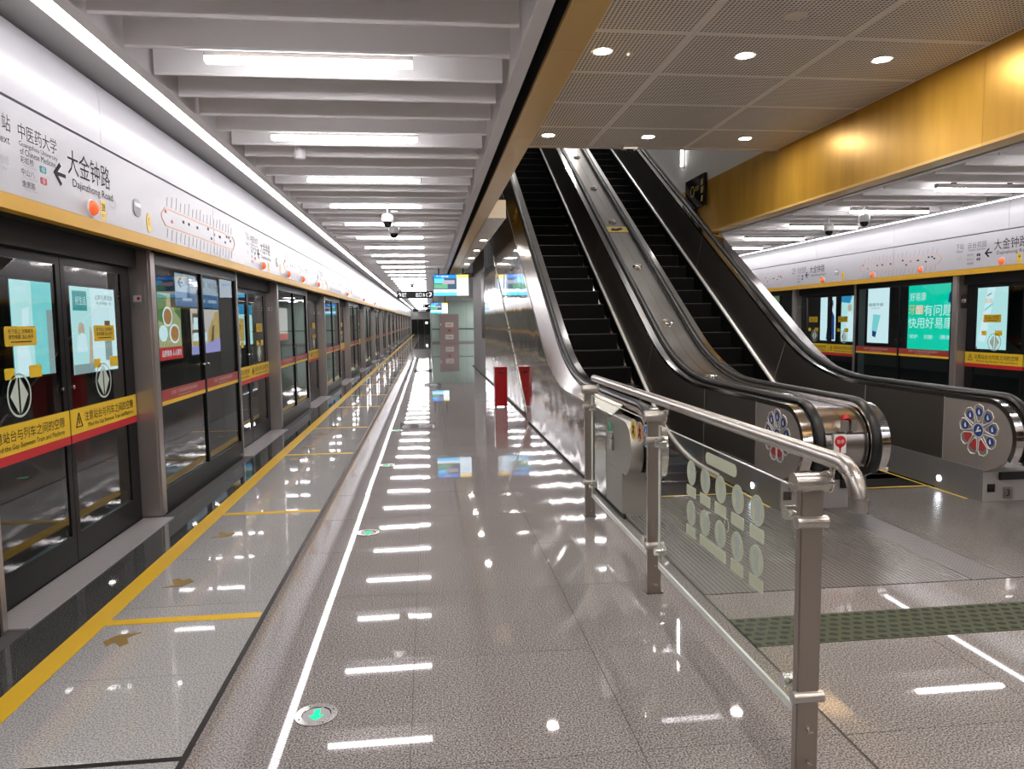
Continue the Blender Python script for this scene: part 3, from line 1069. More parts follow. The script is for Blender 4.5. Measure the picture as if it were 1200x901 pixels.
struct(MB().box(0.9, 4.95, 9.985, 10.03, PZ-0.02, PZ+0.5).build('trim_5', 'wall_white'), 'white edge strip where perforated ceiling stops')

def downlight(x, y, z, label, grp, r=0.075, m='spot'):
    t = thing('downlight', (x, y, z), label, 'light', grp)
    mb = MB()
    n = 20
    vs, fs = [], []
    for (rr, h) in ((r+0.022, -0.001), (r+0.020, -0.007), (r, -0.005), (r-0.006, 0.0)):
        vs += [(x+rr*math.cos(2*math.pi*k/n), y+rr*math.sin(2*math.pi*k/n), z+h) for k in range(n)]
    for i in range(3):
        fs += [(i*n+k, i*n+(k+1) % n, (i+1)*n+(k+1) % n, (i+1)*n+k) for k in range(n)]
    mb.add(vs, fs)
    mb.build('trim_ring', 'white_paint', t, smooth=True)
    mb = MB()
    mb.add([(x+(r-0.004)*math.cos(2*math.pi*k/n), y+(r-0.004)*math.sin(2*math.pi*k/n), z-0.0025) for k in range(n)], [tuple(range(n-1, -1, -1))])
    mb.build('lens', m, t)
    return t
side = ['left', 'middle', 'right']
rown = {0: 'row by the escalators', 1: 'row nearer the viewer'}
for j, y in enumerate((9.42, 6.50, 3.6, 0.7, -2.2)):
    for i, x in enumerate((1.575, 2.885, 4.20)):
        if j < 2:
            lab = 'round downlight in perforated ceiling, %s of the %s' % (side[i], rown[j])
        else:
            lab = 'round downlight overhead out of frame, %s of the %s hidden row' % (side[i], ordw(j-1))
        downlight(x, y, PZ, lab, 'downlights in the perforated ceiling')
t = tag(MB().lathe([(0.09, 0.0), (0.09, -0.012), (0.08, -0.018)], (2.90, 5.62, PZ), 24).build('ceiling_speaker', 'off_white', None, True), 'round flat speaker cover in the perforated ceiling near the top edge', 'speaker')
t = tag(MB().lathe([(0.03, 0.0), (0.03, -0.02), (0.02, -0.03)], (1.83, 6.52, PZ), 16).build('ceiling_sensor', 'off_white', None, True), 'small round sensor beside the left near downlight', 'sensor')
t = thing('dome_sensor', (2.78, 9.92, PZ), 'small white device clipped under the perforated ceiling edge above escalators', 'sensor')
MB().box(2.68, 2.88, 9.86, 9.98, PZ-0.05, PZ).build('bracket', 'off_white', t)
MB().lathe([(0.05, 0.0), (0.045, -0.03), (0.025, -0.05), (0.005, -0.055)], (2.78, 9.92, PZ-0.05), 16).build('dome', 'black_gloss', t, True)

# escalator well above: walls, upper ceiling
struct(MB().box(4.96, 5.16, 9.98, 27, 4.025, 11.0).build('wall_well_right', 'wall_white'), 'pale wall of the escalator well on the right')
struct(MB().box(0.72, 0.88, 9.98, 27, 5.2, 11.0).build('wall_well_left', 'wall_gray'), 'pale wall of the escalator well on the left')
struct(MB().box(0.5, 5.3, 26.8, 27.0, 7.55, 11.0).build('wall_well_back', 'wall_white'), 'wall at the head of the escalators')
struct(MB().box(0.5, 5.3, 9.9, 27.0, 10.0, 10.2).build('ceiling_upper', 'wall_white'), 'upper hall ceiling over the escalators')
struct(MB().box(0.5, 5.3, 9.9, 10.02, 4.4, 10.2).build('wall_well_front', 'wall_gray'), 'wall above the perforated ceiling edge')
struct(MB().box(0.9, 4.96, 22.2, 26.8, 7.1, 7.48).build('floor_upper', 'granite_main'), 'upper hall floor at the escalator heads')
t = thing('vertical_lamp', (4.90, 13.87, 4.5), 'thin upright white light bar on pale wall above right escalator', 'light')
MB().box(4.935, 4.96, 13.83, 13.91, 4.5, 5.6).build('housing', 'off_white', t)
MB().box(4.90, 4.935, 13.84, 13.90, 4.52, 5.58).build('diffuser', 'spot_well', t)
for i, (x, y) in enumerate(((2.5, 14), (4.2, 14), (2.5, 20), (4.2, 20))):  # unseen lamps added to whiten the wall of the well
    downlight(x, y, 10.0, 'added round fill light in the upper hall ceiling out of sight, %s' % ordw(i+1), 'added upper hall fill lights', 0.12, 'upper_fill')

# area under the upper flight, beyond the truss
struct(MB().box(0.885, 1.17, 10.8, 26, 3.10, 3.36).build('ceiling_low', 'beige'), 'beige ceiling strip along the escalator wall')
wc = struct(MB().prism([(11.3, 0.0), (20.5, 0.0), (20.5, 4.92)], 0, 1.604, 1.75).build('wall_middle', 'wall_gray'), 'mirror clad wall beneath the escalators')
DS = 0.535
yw = 11.15
while yw < 20.4:
    ye = min(yw+1.56, 20.5)
    p = [(yw+0.003, 0.02), (ye-0.003, 0.02), (ye-0.003, (ye-11.15)*DS), (yw+0.003, max(0.02, (yw-11.15)*DS))]
    if yw < 11.2:
        p = p[:3]
    MB().prism(p, 0, 1.588, 1.603).build('wall_panel', 'mirror_steel', wc)
    yw = ye
wm = struct(MB().box(1.60, 1.75, 20.5, 25.9, 0.0, 4.9).build('wall_middle_end', 'wall_gray'), 'pale wall past the mirror panels')
for i in range(9):
    MB().box(1.58, 1.60, 20.7+0.12*i, 20.7+0.12*i+0.05, 1.1, 3.0).build('slat', 'door_gray', wm)
struct(MB().box(1.75, 5.1, 25.8, 26.0, 0, 3.1).build('wall_middle_back', 'wall_white'), 'back wall under the upper flight')
struct(MB().box(0.66, 5.20, 26.0, 60, 3.12, 3.3).build('ceiling_far', 'wall_white'), 'flat pale ceiling in the distance')
for i, (x, y) in enumerate(((3.7, 30), (3.7, 35), (3.7, 40), (3.7, 45), (3.9, 50), (3.9, 53), (4.9, 50), (4.9, 53))):  # added lamps, kept out of view, that brighten the green wall
    t = thing('fill_panel_light', (x, y, 3.12), 'added square fill light hidden in the distant flat ceiling, %s' % ordw(i+1), 'light', 'added fill lights in the distant ceiling')
    MB().box(x-0.32, x+0.32, y-0.32, y+0.32, 3.10, 3.12).build('frame', 'white_paint', t)
    MB().box(x-0.3, x+0.3, y-0.3, y+0.3, 3.094, 3.10).build('diffuser', 'led', t)
for i, y in enumerate((13.76, 15.72, 17.6, 19.45)):
    downlight(1.06, y, 3.10, 'small round downlight in beige ceiling by escalator wall, %s from near end' % ordw(i+1), 'downlights in the beige ceiling strip', 0.06)

# ================================================================== ESCALATORS
TAN = math.tan(math.radians(30))
YC = 8.45          # where the flat and sloping runs would meet
TOPZ = 7.5
YT = YC+TOPZ/TAN
def run(h, y_start, t=1.0, top=True, dy=0.0, y_end=25.5):
    """path (y,z): flat, arc, 30 degree climb, arc, flat; h above the step noses"""
    R = t/math.tan(math.radians(15))
    pts = [(y_start, h)]
    y0 = YC+dy
    for i in range(9):
        a = math.radians(30*i/8)
        pts.append((y0-t+R*math.sin(a), h+R*(1-math.cos(a))))
    y1 = YT+dy
    for i in range(7):
        a = math.radians(30-30*i/6)
        pts.append((y1+t-R*math.sin(a), h+TOPZ-R*(1-math.cos(a))))
    pts.append((y_end, h+TOPZ))
    return pts
def z_at(y, h):
    p = run(h, -5)
    for (a, b3) in zip(p, p[1:]):
        if a[0] <= y <= b3[0]:
            return a[1]+(b3[1]-a[1])*(y-a[0])/(b3[0]-a[0])
    return p[-1][1]
NY, NZ, NR = 5.62, 0.575, 0.372     # newel centre and radius to the handrail top
def newel_path(h, r, a_end=215):
    """from the flat run forward over the newel and back under"""
    pts = []
    for i in range(19):
        a = math.radians(90+(a_end-90)*i/18)
        pts.append((NY+r*math.cos(a), NZ+r*math.sin(a)))
    return pts
def rail_path(h, r):
    return list(reversed(newel_path(h, r))) + run(h, NY+0.25)[0:]
HPROF = []
for i in range(12):
    a = 2*math.pi*i/12
    HPROF.append((0.040*math.cos(a)*(1 if abs(math.cos(a)) < 0.9 else 1.0), 0.024*math.sin(a)))
HH = NZ+NR-0.024
class Balustrade:
    pass
def balustrade(esc, c, sgn_, outer_x):
    """sgn_ -1: left side, +1: right side of an escalator whose centre line is x=c"""
    xi = c+sgn_*0.540
    xh = c+sgn_*0.670
    xs = c+sgn_*0.520
    # handrail
    mb = MB()
    path = rail_path(HH, NR-0.024)
    mb.sweep([(xh+px_, pn) for px_, pn in HPROF], path)
    mb.build('handrail', 'rubber', esc, True)
    # chrome guide under the handrail, and inner edge strip
    mb = MB()
    pathg = rail_path(HH-0.045, NR-0.069)
    mb.sweep([(xi, -0.02), (xi, 0.018), (xh-0.028*sgn_, 0.022), (xh+0.030*sgn_, 0.022), (xh+0.030*sgn_, -0.02)], pathg)
    mb.build('handrail_guide', 'chrome', esc, True)
    # inner panels with joints square to the slope
    ex = [6.14, 7.38, 9.47, 12.45, 14.65, 17.0, 19.5, 22.2, 25.3]
    nrm = (-math.sin(math.radians(30)), math.cos(math.radians(30)))
    lo_h, hi_h = 0.085, HH-0.06
    def zl(yv):
        return z_at(yv+0.2, 0.030)
    def lo(yv):
        return (yv, zl(yv))
    def hi(yv):
        # move along the slope normal from the lower edge to the upper edge
        zz = zl(yv)
        sl = (zl(yv+0.05)-zl(yv-0.05))/0.1
        L = math.hypot(1, sl)
        n = (-sl/L, 1/L)
        t = 0.2
        for _ in range(30):
            yy, z2 = yv+n[0]*t, zz+n[1]*t
            t += (z_at(yy, hi_h)-z2)*0.7
        return (yv+n[0]*t, zz+n[1]*t)
    for a, b3 in zip(ex[:-1], ex[1:]):
        n = 8
        ys_ = [a+0.003+(b3-a-0.006)*i/n for i in range(n+1)]
        los = [lo(q) for q in ys_]
        his = [hi(q) for q in ys_]
        mb = MB()
        vs = [(xi, q[0], q[1]) for q in los]+[(xi, q[0], q[1]) for q in his]
        vs += [(xi+0.012*sgn_, q[0], q[1]) for q in los]+[(xi+0.012*sgn_, q[0], q[1]) for q in his]
        m_ = n+1
        fs = []
        for i in range(n):
            fs.append((i, i+1, m_+i+1, m_+i))
            fs.append((2*m_+i, 3*m_+i, 3*m_+i+1, 2*m_+i+1))
            fs.append((i, 2*m_+i, 2*m_+i+1, i+1))
            fs.append((m_+i, m_+i+1, 3*m_+i+1, 3*m_+i))
        fs.append((0, m_, 3*m_, 2*m_))
        fs.append((n, 2*m_+n, 3*m_+n, m_+n))
        mb.add(vs, fs)
        mb.build('balustrade_panel', 'stainless_dark', esc)
    for e in ex[:-1]:
        (ya, za), (yb, zb) = lo(e), hi(e)
        L = math.hypot(yb-ya, zb-za)
        py_, pz_ = (zb-za)/L*0.004, -(yb-ya)/L*0.004
        mb = MB()
        x0, x1 = xi-0.0015*sgn_, xi+0.010*sgn_
        mb.prism([(ya-py_, za-pz_), (ya+py_, za+pz_), (yb+py_, zb+pz_), (yb-py_, zb-pz_)], 0, x0, x1)
        mb.build('joint_strip', 'joint_steel', esc)
    # core behind the joints
    mb = MB()
    for q0, q1 in zip([6.5, 7.4, 8.0, 8.5, 9.0, 9.6, 14.0, 19.0, 21.0, 22.0, 23.0], [7.4, 8.0, 8.5, 9.0, 9.6, 14.0, 19.0, 21.0, 22.0, 23.0, 25.3]):
        mb.add([(xi+0.014*sgn_, q0, z_at(q0, 0.06)), (xi+0.014*sgn_, q1, z_at(q1, 0.06)), (xi+0.014*sgn_, q1, z_at(q1, hi_h)), (xi+0.014*sgn_, q0, z_at(q0, hi_h))], [(0, 1, 2, 3)])
    mb.build('balustrade_core', 'steel_plain', esc)
    # D-shaped newel panel
    mb = MB()
    rr = NR-0.095
    poly = [(6.13, 0.10)]+[(6.13, NZ+rr)]
    poly += [(NY+rr*math.cos(math.radians(q)), NZ+rr*math.sin(math.radians(q))) for q in range(90, 256, 9)]
    poly += [(NY+0.05, 0.25), (NY+0.25, 0.10)]
    mb.prism(poly, 0, xi, xi+0.03*sgn_)
    np_ = mb.build('newel_panel', 'newel_steel', esc)
    # skirt with its bright top edge
    mb = MB()
    n = 40
    ys_ = [6.2+(25.3-6.2)*i/n for i in range(n+1)]
    vs = [(xs, q, z_at(q, 0)-0.16) for q in ys_]+[(xs, q, z_at(q+0.2, 0.015)) for q in ys_]
    mb.add(vs, [(i, i+1, n+1+i+1, n+1+i) for i in range(n)])
    mb.build('skirt', 'step_black', esc)
    mb = MB()
    mb.sweep([(xs-0.008*sgn_, -0.012), (xs-0.008*sgn_, 0.018), (xi, 0.030), (xi, -0.012)], run(0.015, 6.9, dy=-0.2))
    mb.build('skirt_trim', 'skirt_bright', esc, True)
    return xi, xh, xs, np_

def make_escalator(c, label, loc):
    esc = thing('escalator', loc, label, 'escalator', 'the pair of escalators')
    return esc
CA, CB = 2.335, 4.14
escA = make_escalator(CA, 'left escalator of black steps, beside glass railing and mirror cladding', (CA, 6.0, 0))
escB = make_escalator(CB, 'right escalator of black steps, with wheel sticker on bare end panel', (CB, 6.0, 0))
BAL = {}
for esc, c, nm in ((escA, CA, 'A'), (escB, CB, 'B')):
    for s_ in (-1, 1):
        BAL[(nm, s_)] = balustrade(esc, c, s_, None)
    # steps
    RISE, GO = 0.4*TAN, 0.4
    mb = MB()
    hw = 0.512
    mb.use(0)
    mb.prism([(0.0, 0.0), (GO, 0.0), (GO, -0.06), (0.05, -0.10), (0.03, -RISE-0.02), (0.004, -RISE-0.02)], 0, -hw, hw)
    mb.use(1)
    mb.box(-hw, hw, -0.004, 0.018, -0.008, 0.003)  # painted glint along the front edge of the step
    me = mb.mesh('step', ['step_black', 'nose_glint'])
    for k in range(-6, 38):
        y = YC+GO*k
        z = min(z_at(y, 0.0), TOPZ)
        link('step', me, esc, (c-wloc(esc)[0], y-wloc(esc)[1], z-0.004))
    # comb, yellow edge lines and landing plates
    MB().box(c-0.512, c+0.512, 6.22, 6.62, -0.02, 0.004).build('comb_plate', 'step_black', esc)
    mb = MB()
    mb.box(c-0.512, c+0.512, 6.245, 6.275, 0.004, 0.006)
    mb.box(c+0.480, c+0.505, 5.75, 7.1, 0.004, 0.006)
    mb.box(c-0.505, c-0.480, 5.75, 7.1, 0.004, 0.006)
    mb.build('comb_line', 'caution_gold', esc)
    # lower kick panels carrying a small lamp
    for s_ in (-1, 1):
        xk = c+s_*0.524
        MB().box(xk, xk+0.01*s_, 5.64, 6.9, 0.0, 0.285).build('kick_panel', 'kick_gray', esc)
        mb = MB()
        mb.lathe([(0.028, 0), (0.028, -0.005*s_)], (xk-0.0005*s_, 6.15, 0.10), 16, 'x')
        mb.build('comb_lamp', 'led_white', esc)
# landing plates: one per escalator, dotted strip between
MB().box(1.56, 3.245, 3.955, 6.22, -0.02, 0.003).build('landing_plate', 'plate_metal', escA)
MB().box(3.505, 5.12, 3.955, 6.22, -0.02, 0.003).build('landing_plate', 'plate_metal', escB)
MB().box(3.25, 3.50, 3.955, 6.22, -0.02, 0.0025).build('dotted_strip', 'dotted_metal', escB)
# ---- left outer deck and mirror cladding
XO = 1.53
mb = MB()
pd = run(0.79, 6.0, dy=0.49)
def deck_strip(x_in, h_in, x_out, h_out, dy_out, y0):
    mb = MB()
    n = 90
    ys_ = [y0+(25.4-y0)*i/n for i in range(n+1)]
    vs = [(x_in, q, z_at(q, h_in)) for q in ys_]+[(x_out, q, z_at(q-dy_out, h_out)) for q in ys_]
    mb.add(vs, [(i, i+1, n+2+i, n+1+i) for i in range(n)])
    zi, zo = z_at(y0, h_in), z_at(y0-dy_out, h_out)
    mb.add([(x_in, y0, zi), (x_out, y0, zo), (x_out, y0, 0.5), (x_in, y0, 0.5)], [(0, 1, 2, 3)])
    return mb
mb = deck_strip(CA-0.705, 0.875, XO, 0.79, 0.49, 6.0)
mb.build('outer_deck', 'stainless_deck', escA, True)
mb = MB()
mb.sweep([(XO-0.006, -0.016), (XO-0.006, 0.006), (XO+0.012, 0.008), (XO+0.012, -0.016)], pd)
mb.build('deck_edge', 'chrome', escA, True)
def clad(y0, y1, x, esc, m='mirror_steel', dy=0.0):
    n = max(2, int((y1-y0)/0.18))
    ys_ = [y0+0.0025+(y1-y0-0.005)*i/n for i in range(n+1)]
    mb = MB()
    top = [z_at(q-dy, 0.785) for q in ys_]
    bot = [max(0.03, (q-11.15)*0.535) for q in ys_]
    vs = [(x, q, b3) for q, b3 in zip(ys_, bot)]+[(x, q, t) for q, t in zip(ys_, top)]
    m_ = n+1
    mb.add(vs, [(i, m_+i, m_+i+1, i+1) for i in range(n)])
    return mb.build('cladding_panel', m, esc)
for a, b3 in ((6.20, 7.60), (7.60, 9.6), (9.6, 11.9), (11.9, 14.2), (14.2, 16.6), (16.6, 19.5), (19.5, 22.0), (22.0, 25.3)):
    clad(a, b3, XO, escA, dy=0.49)
    clad(a, b3, 5.10, escB)
mb = MB()
mb.sweep([(XO-0.012, -0.03), (XO-0.012, 0.0), (XO+0.02, 0.0), (XO+0.02, -0.03)], [(11.2, 0.03), (20.4, 0.03+0.535*9.2)])
mb.build('cladding_trim', 'stainless', escA)
MB().box(XO-0.004, XO+0.02, 5.60, 11.3, 0.0, 0.03).build('plinth', 'black_matte', escA)
# closed truss body behind the cladding
mb = MB()
tp = [(6.3, 0.03), (11.2, 0.03), (22.5, 6.1), (25.3, 6.1), (25.3, 7.6), (YT+0.5, 7.6), (9.4, 0.85), (8.6, 0.70), (6.3, 0.70)]
mb.prism(tp, 0, XO+0.012, CA-0.556)
mb.build('truss_body', 'black_matte', escA)
mb = MB()
mb.prism(tp, 0, CB+0.556, 5.088)
mb.build('truss_body', 'black_matte', escB)
# left outer end cap: rounded steel nose of the newel
def end_cap(x0, x1, esc, r_top, m='chrome', y_in=6.5):
    mb = MB()
    pts = []
    for i in range(15):
        a = math.radians(90+165*i/14)
        pts.append((NY+r_top*math.cos(a), NZ+r_top*math.sin(a)))
    poly = [(y_in, NZ+r_top)]+pts+[(y_in, pts[-1][1])]
    mb.prism(poly, 0, x0, x1)
    return mb.build('newel_cap', m, esc, True)
end_cap(XO, CA-0.705, escA, 0.22, 'newel_steel', 6.19)
MB().box(XO, CA-0.545, 5.66, 6.19, 0.0, 0.36).build('pedestal', 'newel_steel', escA)
# green arrow light on a small steel box
mb = MB()
mb.box(XO-0.02, XO+0.01, 5.93, 6.02, 0.50, 0.655)
sb = mb.build('signal_box', 'stainless', escA, bevel=0.004)
mb = MB()
slab(mb, '-x', (XO-0.020, 5.99, 0.695), [(-0.06, -0.02), (-0.03, -0.035), (0.03, -0.035), (0.06, -0.02), (0.0, 0.04)], 0.01)
mb.build('green_arrow', 'green_sticker', sb)
# right escalator outer deck
mb = deck_strip(CB+0.705, 0.875, 5.10, 0.79, 0.0, 6.0)
mb.build('outer_deck', 'stainless_deck', escB, True)
end_cap(CB+0.705, 5.10, escB, 0.22, 'newel_steel', 6.19)
mb = MB()
mb.box(CB+0.542, 5.20, 5.64, 7.0, 0.0, 0.26)
pb = mb.build('pedestal', 'pedestal_gray', escB)
def front_details(esc, parent, xl, xn, num, zt=0.25, y=5.62):
    MB().box(xl-0.035, xl+0.035, y-0.006, y, 0.085, 0.155).build('sensor_window', 'black_gloss', parent)
    if num:
        MB().box(xn-0.045, xn+0.045, y-0.005, y, 0.025, 0.125).build('number_plate', 'steel_plain', parent)
        text(num, (xn, y-0.0065, 0.075), '-y', None, 0.06, 'ink', parent)
front_details(escB, pb, 4.76, 4.92, '3', 0.25, 5.64)
MB().box(4.83, 5.16, 5.62, 5.66, 0.19, 0.255).build('handrail_inlet', 'black_matte', pb)
# ---- wheel-shaped notice stickers on the newel panels
def wheel(parent, x, y, z, R):
    f = '-x'
    def pt(r_, a):
        return (r_*math.cos(a), r_*math.sin(a))
    cols = ['blue', 'blue', 'blue', 'blue', 'red', 'red', 'red', 'blue', 'blue']
    # nine petals, drawn clockwise from the top
    petals = MB()
    disc_b, disc_r, ico = MB(), MB(), MB()
    for i in range(9):
        a = math.radians(90-40*i)
        am, da = a, math.radians(17.5)
        out = [pt(0.34*R, am-da*0.55), pt(0.80*R, am-da), pt(0.94*R, am-da*0.72), pt(1.0*R, am), pt(0.94*R, am+da*0.72), pt(0.80*R, am+da), pt(0.34*R, am+da*0.55)]
        w = 0.0055
        r = Vector(AX[f][0])
        for p, q in zip(out, out[1:]+out[:1]):
            petals.tube([Vector((x-0.002, y, z))+r*p[0]+Vector((0, 0, p[1])), Vector((x-0.002, y, z))+r*q[0]+Vector((0, 0, q[1]))], w*0.6, 4)
        cx, cy = pt(0.70*R, am)
        kind = 'red' if i in (4, 5, 6) else 'blue'
        if kind == 'blue':
            slab(disc_b, f, (x-0.0005, y, z), ellp(0.17*R, 0.17*R, 16, cx, cy), 0.002)
            slab(ico, f, (x-0.002, y, z), [(cx-0.02*R, cy-0.10*R), (cx+0.06*R, cy-0.07*R), (cx+0.03*R, cy+0.02*R), (cx, cy+0.11*R), (cx-0.05*R, cy+0.0)], 0.002)
        else:
            o2 = [pt(0.42*R, am-da*0.6), pt(0.76*R, am-da*0.85), pt(0.80*R, am), pt(0.76*R, am+da*0.85), pt(0.42*R, am+da*0.6)]
            slab(disc_r, f, (x-0.0005, y, z), o2, 0.002)
    slab(disc_b, f, (x-0.0005, y, z), ellp(0.24*R, 0.24*R, 20), 0.002)
    ring(petals, f, (x-0.001, y, z), 0.28*R, 0.28*R, 0.03*R)
    slab(ico, f, (x-0.002, y, z), [(-0.15*R, -0.10*R), (0.14*R, -0.02*R), (0.14*R, 0.04*R), (-0.02*R, 0.0), (0.05*R, 0.13*R), (-0.02*R, 0.14*R), (-0.08*R, -0.02*R)], 0.002)
    st = petals.build('wheel_sticker', 'white_paint', parent)
    WLs = parent
    disc_b.build('blue_disc', 'blue_sticker', st)
    disc_r.build('red_petals', 'red_dark', st)
    ico.build('pictogram', 'white_paint', st)
wheel(escA, BAL[('A', 1)][0]-0.001, 5.735, 0.616, 0.226)
wheel(escB, BAL[('B', 1)][0]-0.001, 5.71, 0.612, 0.225)

# ---- deck between the two escalators
XM0, XM1 = CA+0.712, CB-0.712
dk = thing('middle_deck', ((XM0+XM1)/2, 6.0, 0), 'stainless deck between the escalators with round studs and stop button', 'deck cover')
xm = (XM0+XM1)/2
mdp = rail_path(HH-0.05, NR-0.078)
for x0, x1 in ((XM0, xm-0.002), (xm+0.002, XM1)):
    mb = MB()
    mb.sweep([(x0, -0.01), (x0, 0.0), (x1, 0.0), (x1, -0.01)], mdp)
    mb.build('deck_strip', 'stainless_deck', dk, True)
for y in (6.31, 8.08, 9.63, 11.11, 12.64, 14.08, 15.7, 17.3):
    z = z_at(y, HH-0.05)
    mb = MB()
    mb.lathe([(0.070, 0.0), (0.070, 0.014), (0.055, 0.030), (0.022, 0.034), (0.004, 0.035)], (0, 0, 0), 18)
    sl = 0 if y < 7.6 else (0.15 if y < 9 else math.radians(30))
    me = mb.mesh('anti_slide_stud', 'chrome', (0, 0, 0), True)
    o = link('anti_slide_stud', me, dk, (xm-wloc(dk)[0], y-wloc(dk)[1], z))
    o.rotation_euler = (sl, 0, 0)
def caution_plate(x0, x1, y, za, zb, parent):
    """yellow plate on a sloping deck; za, zb give the height at its two edges"""
    mb = MB()
    a, b3 = y, y+0.20
    mb.add([(x0, a, za(a)+0.005), (x1, a, zb(a)+0.005), (x1, b3, zb(b3)+0.005), (x0, b3, za(b3)+0.005)], [(0, 1, 2, 3)])
    o = mb.build('caution_plate', 'caution_gold', parent)
    mb = MB()
    def p(u, v):
        q = y+0.2*v
        return (x0+(x1-x0)*u, q, za(q)*(1-u)+zb(q)*u+0.007)
    mb.add([p(0.2, 0.25), p(0.5, 0.2), p(0.8, 0.5), p(0.75, 0.8), p(0.45, 0.6), p(0.3, 0.75)], [(0, 1, 2, 3, 4, 5)])
    mb.build('pictogram', 'ink', o)
hm = lambda q: z_at(q, HH-0.050)
caution_plate(XM0+0.005, XM1-0.005, 12.25, hm, hm, dk)
caution_plate(XO+0.006, CA-0.712, 13.05, lambda q: z_at(q-0.49, 0.79), lambda q: z_at(q, 0.868), escA)
caution_plate(CB+0.712, 5.09, 12.20, lambda q: z_at(q, 0.868), lambda q: z_at(q, 0.79), escB)
# front of the middle newel: pedestal, stop button, key switches
mb = MB()
mb.box(2.878, 3.597, 5.66, 7.0, 0.0, 0.24)
pm = mb.build('pedestal', 'pedestal_gray', dk)
front_details(None, pm, 2.935, 3.045, '4', 0.25, 5.66)
MB().box(3.515, 3.575, 5.654, 5.66, 0.08, 0.15).build('sensor_window', 'black_gloss', pm)
MB().box(2.95, 3.08, 5.64, 5.67, 0.17, 0.245).build('handrail_inlet', 'black_matte', pm)
MB().box(3.40, 3.53, 5.64, 5.67, 0.17, 0.245).build('handrail_inlet', 'black_matte', pm)
yf = NY-(NR-0.078)
mb = MB()
mb.box(3.135, 3.235, yf-0.010, yf+0.02, 0.53, 0.68)
sbn = mb.build('stop_sticker', 'white_paint', dk)
mb = MB()
slab(mb, '-y', (3.185, yf-0.0105, 0.625), ellp(0.046, 0.046, 20), 0.003)
slab(mb, '-y', (3.185, yf-0.0105, 0.558), [(-0.004, -0.02), (0.004, -0.02), (0.01, 0.03), (-0.01, 0.03)], 0.003)
mb.build('red_disc', 'red_sticker', sbn)
text('急停', (3.185, yf-0.0145, 0.625), '-y', 0.06, 0.03, 'white_paint', sbn)
mb = MB()
mb.box(3.185, 3.255, yf-0.01, yf+0.08, 0.70, 0.79)
mb.box(3.275, 3.325, yf-0.01, yf+0.08, 0.70, 0.79)
ks = mb.build('key_switch_box', 'chrome', dk, bevel=0.006)
MB().cyl((3.265, yf+0.05, 0.785), (3.265, yf+0.07, 0.815), 0.030, 18).build('stop_button', 'red_paint', ks, True)
mb = MB()
mb.box(XM0, XM1, yf-0.003, yf+0.004, 0.685, 0.691)
mb.build('panel_joint', 'black_matte', dk)

# ================================================================== GLASS RAILING
GX = 1.28
rl = thing('glass_railing', (GX, 2.3, 0), 'glass railing with three steel posts and round handrail', 'railing')
def post(y):
    mb = MB()
    mb.box(GX-0.040, GX+0.040, y-0.018, y+0.018, 0.0, 1.03)
    p = mb.build('post', 'stainless_post', rl, bevel=0.003)
    MB().box(GX-0.05, GX+0.05, y-0.03, y+0.03, 0.0, 0.008).build('base_plate', 'stainless_dark', p)
    MB().cyl((GX-0.062, y, 1.040), (GX+0.062, y, 1.040), 0.034, 20).build('post_cap', 'stainless', p, True)
    MB().cyl((GX+0.060, y, 1.040), (GX+0.066, y, 1.040), 0.038, 20).build('cap_ring', 'chrome', p, True)
    MB().tube([(GX+0.05, y, 1.045), (GX+0.075, y, 1.055), (GX+0.08, y, 1.09)], 0.010, 10).build('rail_stub', 'chrome', p, True)
    for z in (0.905, 0.285):
        mb = MB()
        mb.cyl((GX-0.055, y-0.012, z), (GX+0.055, y-0.012, z), 0.022, 16)
        mb.build('collar', 'stainless', p, True)
        for e in ((1,) if y < 2.5 else (1, -1) if y < 5 else (-1,)):
            yy = y+e*0.115
            mb = MB()
            mb.cyl((GX-0.030, yy, z-0.0), (GX+0.030, yy, z), 0.026, 18)
            mb.tube([(GX+0.012, y, z), (GX+0.016, yy, z)], 0.008, 8)
            mb.build('glass_clamp', 'chrome', p, True)
    for z in (0.17, 0.055):
        mb = MB()
        mb.cyl((GX, y-0.030, z), (GX, y-0.018, z), 0.007, 8)
        mb.cyl((GX-0.006, y-0.034, z-0.002), (GX+0.012, y-0.034, z-0.002), 0.004, 8)
        mb.build('bolt', 'chrome', p, True)
for y in (2.31, 4.04, 5.74):
    post(y)
mb = MB()
hp_ = [(GX+0.08, 5.92, 1.115), (GX+0.08, 4.0, 1.115), (GX+0.08, 2.32, 1.115)]
R_ = 0.11
for i in range(9):
    a = math.radians(90*i/8)
    hp_.append((GX+0.08, 2.27-R_*math.sin(a), 1.115-R_*(1-math.cos(a))))
hp_.append((GX+0.08, 2.16, 0.975))
mb.tube(hp_, 0.029, 20)
mb.build('handrail', 'stainless', rl, True)
def glass_panel(y0, y1):
    mb = MB()
    a, b3, c_, d_ = 0.21, 1.0, GX-0.006, GX+0.006
    mb.use(0)
    mb.add([(c_, y0, a), (c_, y1, a), (c_, y1, b3), (c_, y0, b3)], [(0, 1, 2, 3)])
    mb.use(1)
    mb.box(c_, d_, y0, y1, a-0.03, a)  # thick pale lower edge drawn in place of a bright reflection
    mb.box(c_, d_, y0, y1, b3, b3+0.003)
    mb.box(c_, d_, y0-0.002, y0, a, b3)
    mb.box(c_, d_, y1, y1+0.002, a, b3)
    return mb.build('glass_panel', ['rail_glass', 'glass_edge_glint'], rl)
g2 = glass_panel(2.36, 3.94)
g1 = glass_panel(4.14, 5.65)
gxs = GX-0.0065
def gsticker(name, m, polys, parent):
    mb = MB()
    for (y, z, poly) in polys:
        slab(mb, '-x', (gxs, y, z), poly, 0.0015)
    return mb.build(name, m, parent)
S_Y = (3.418, 3.237, 3.056, 2.875, 2.693)
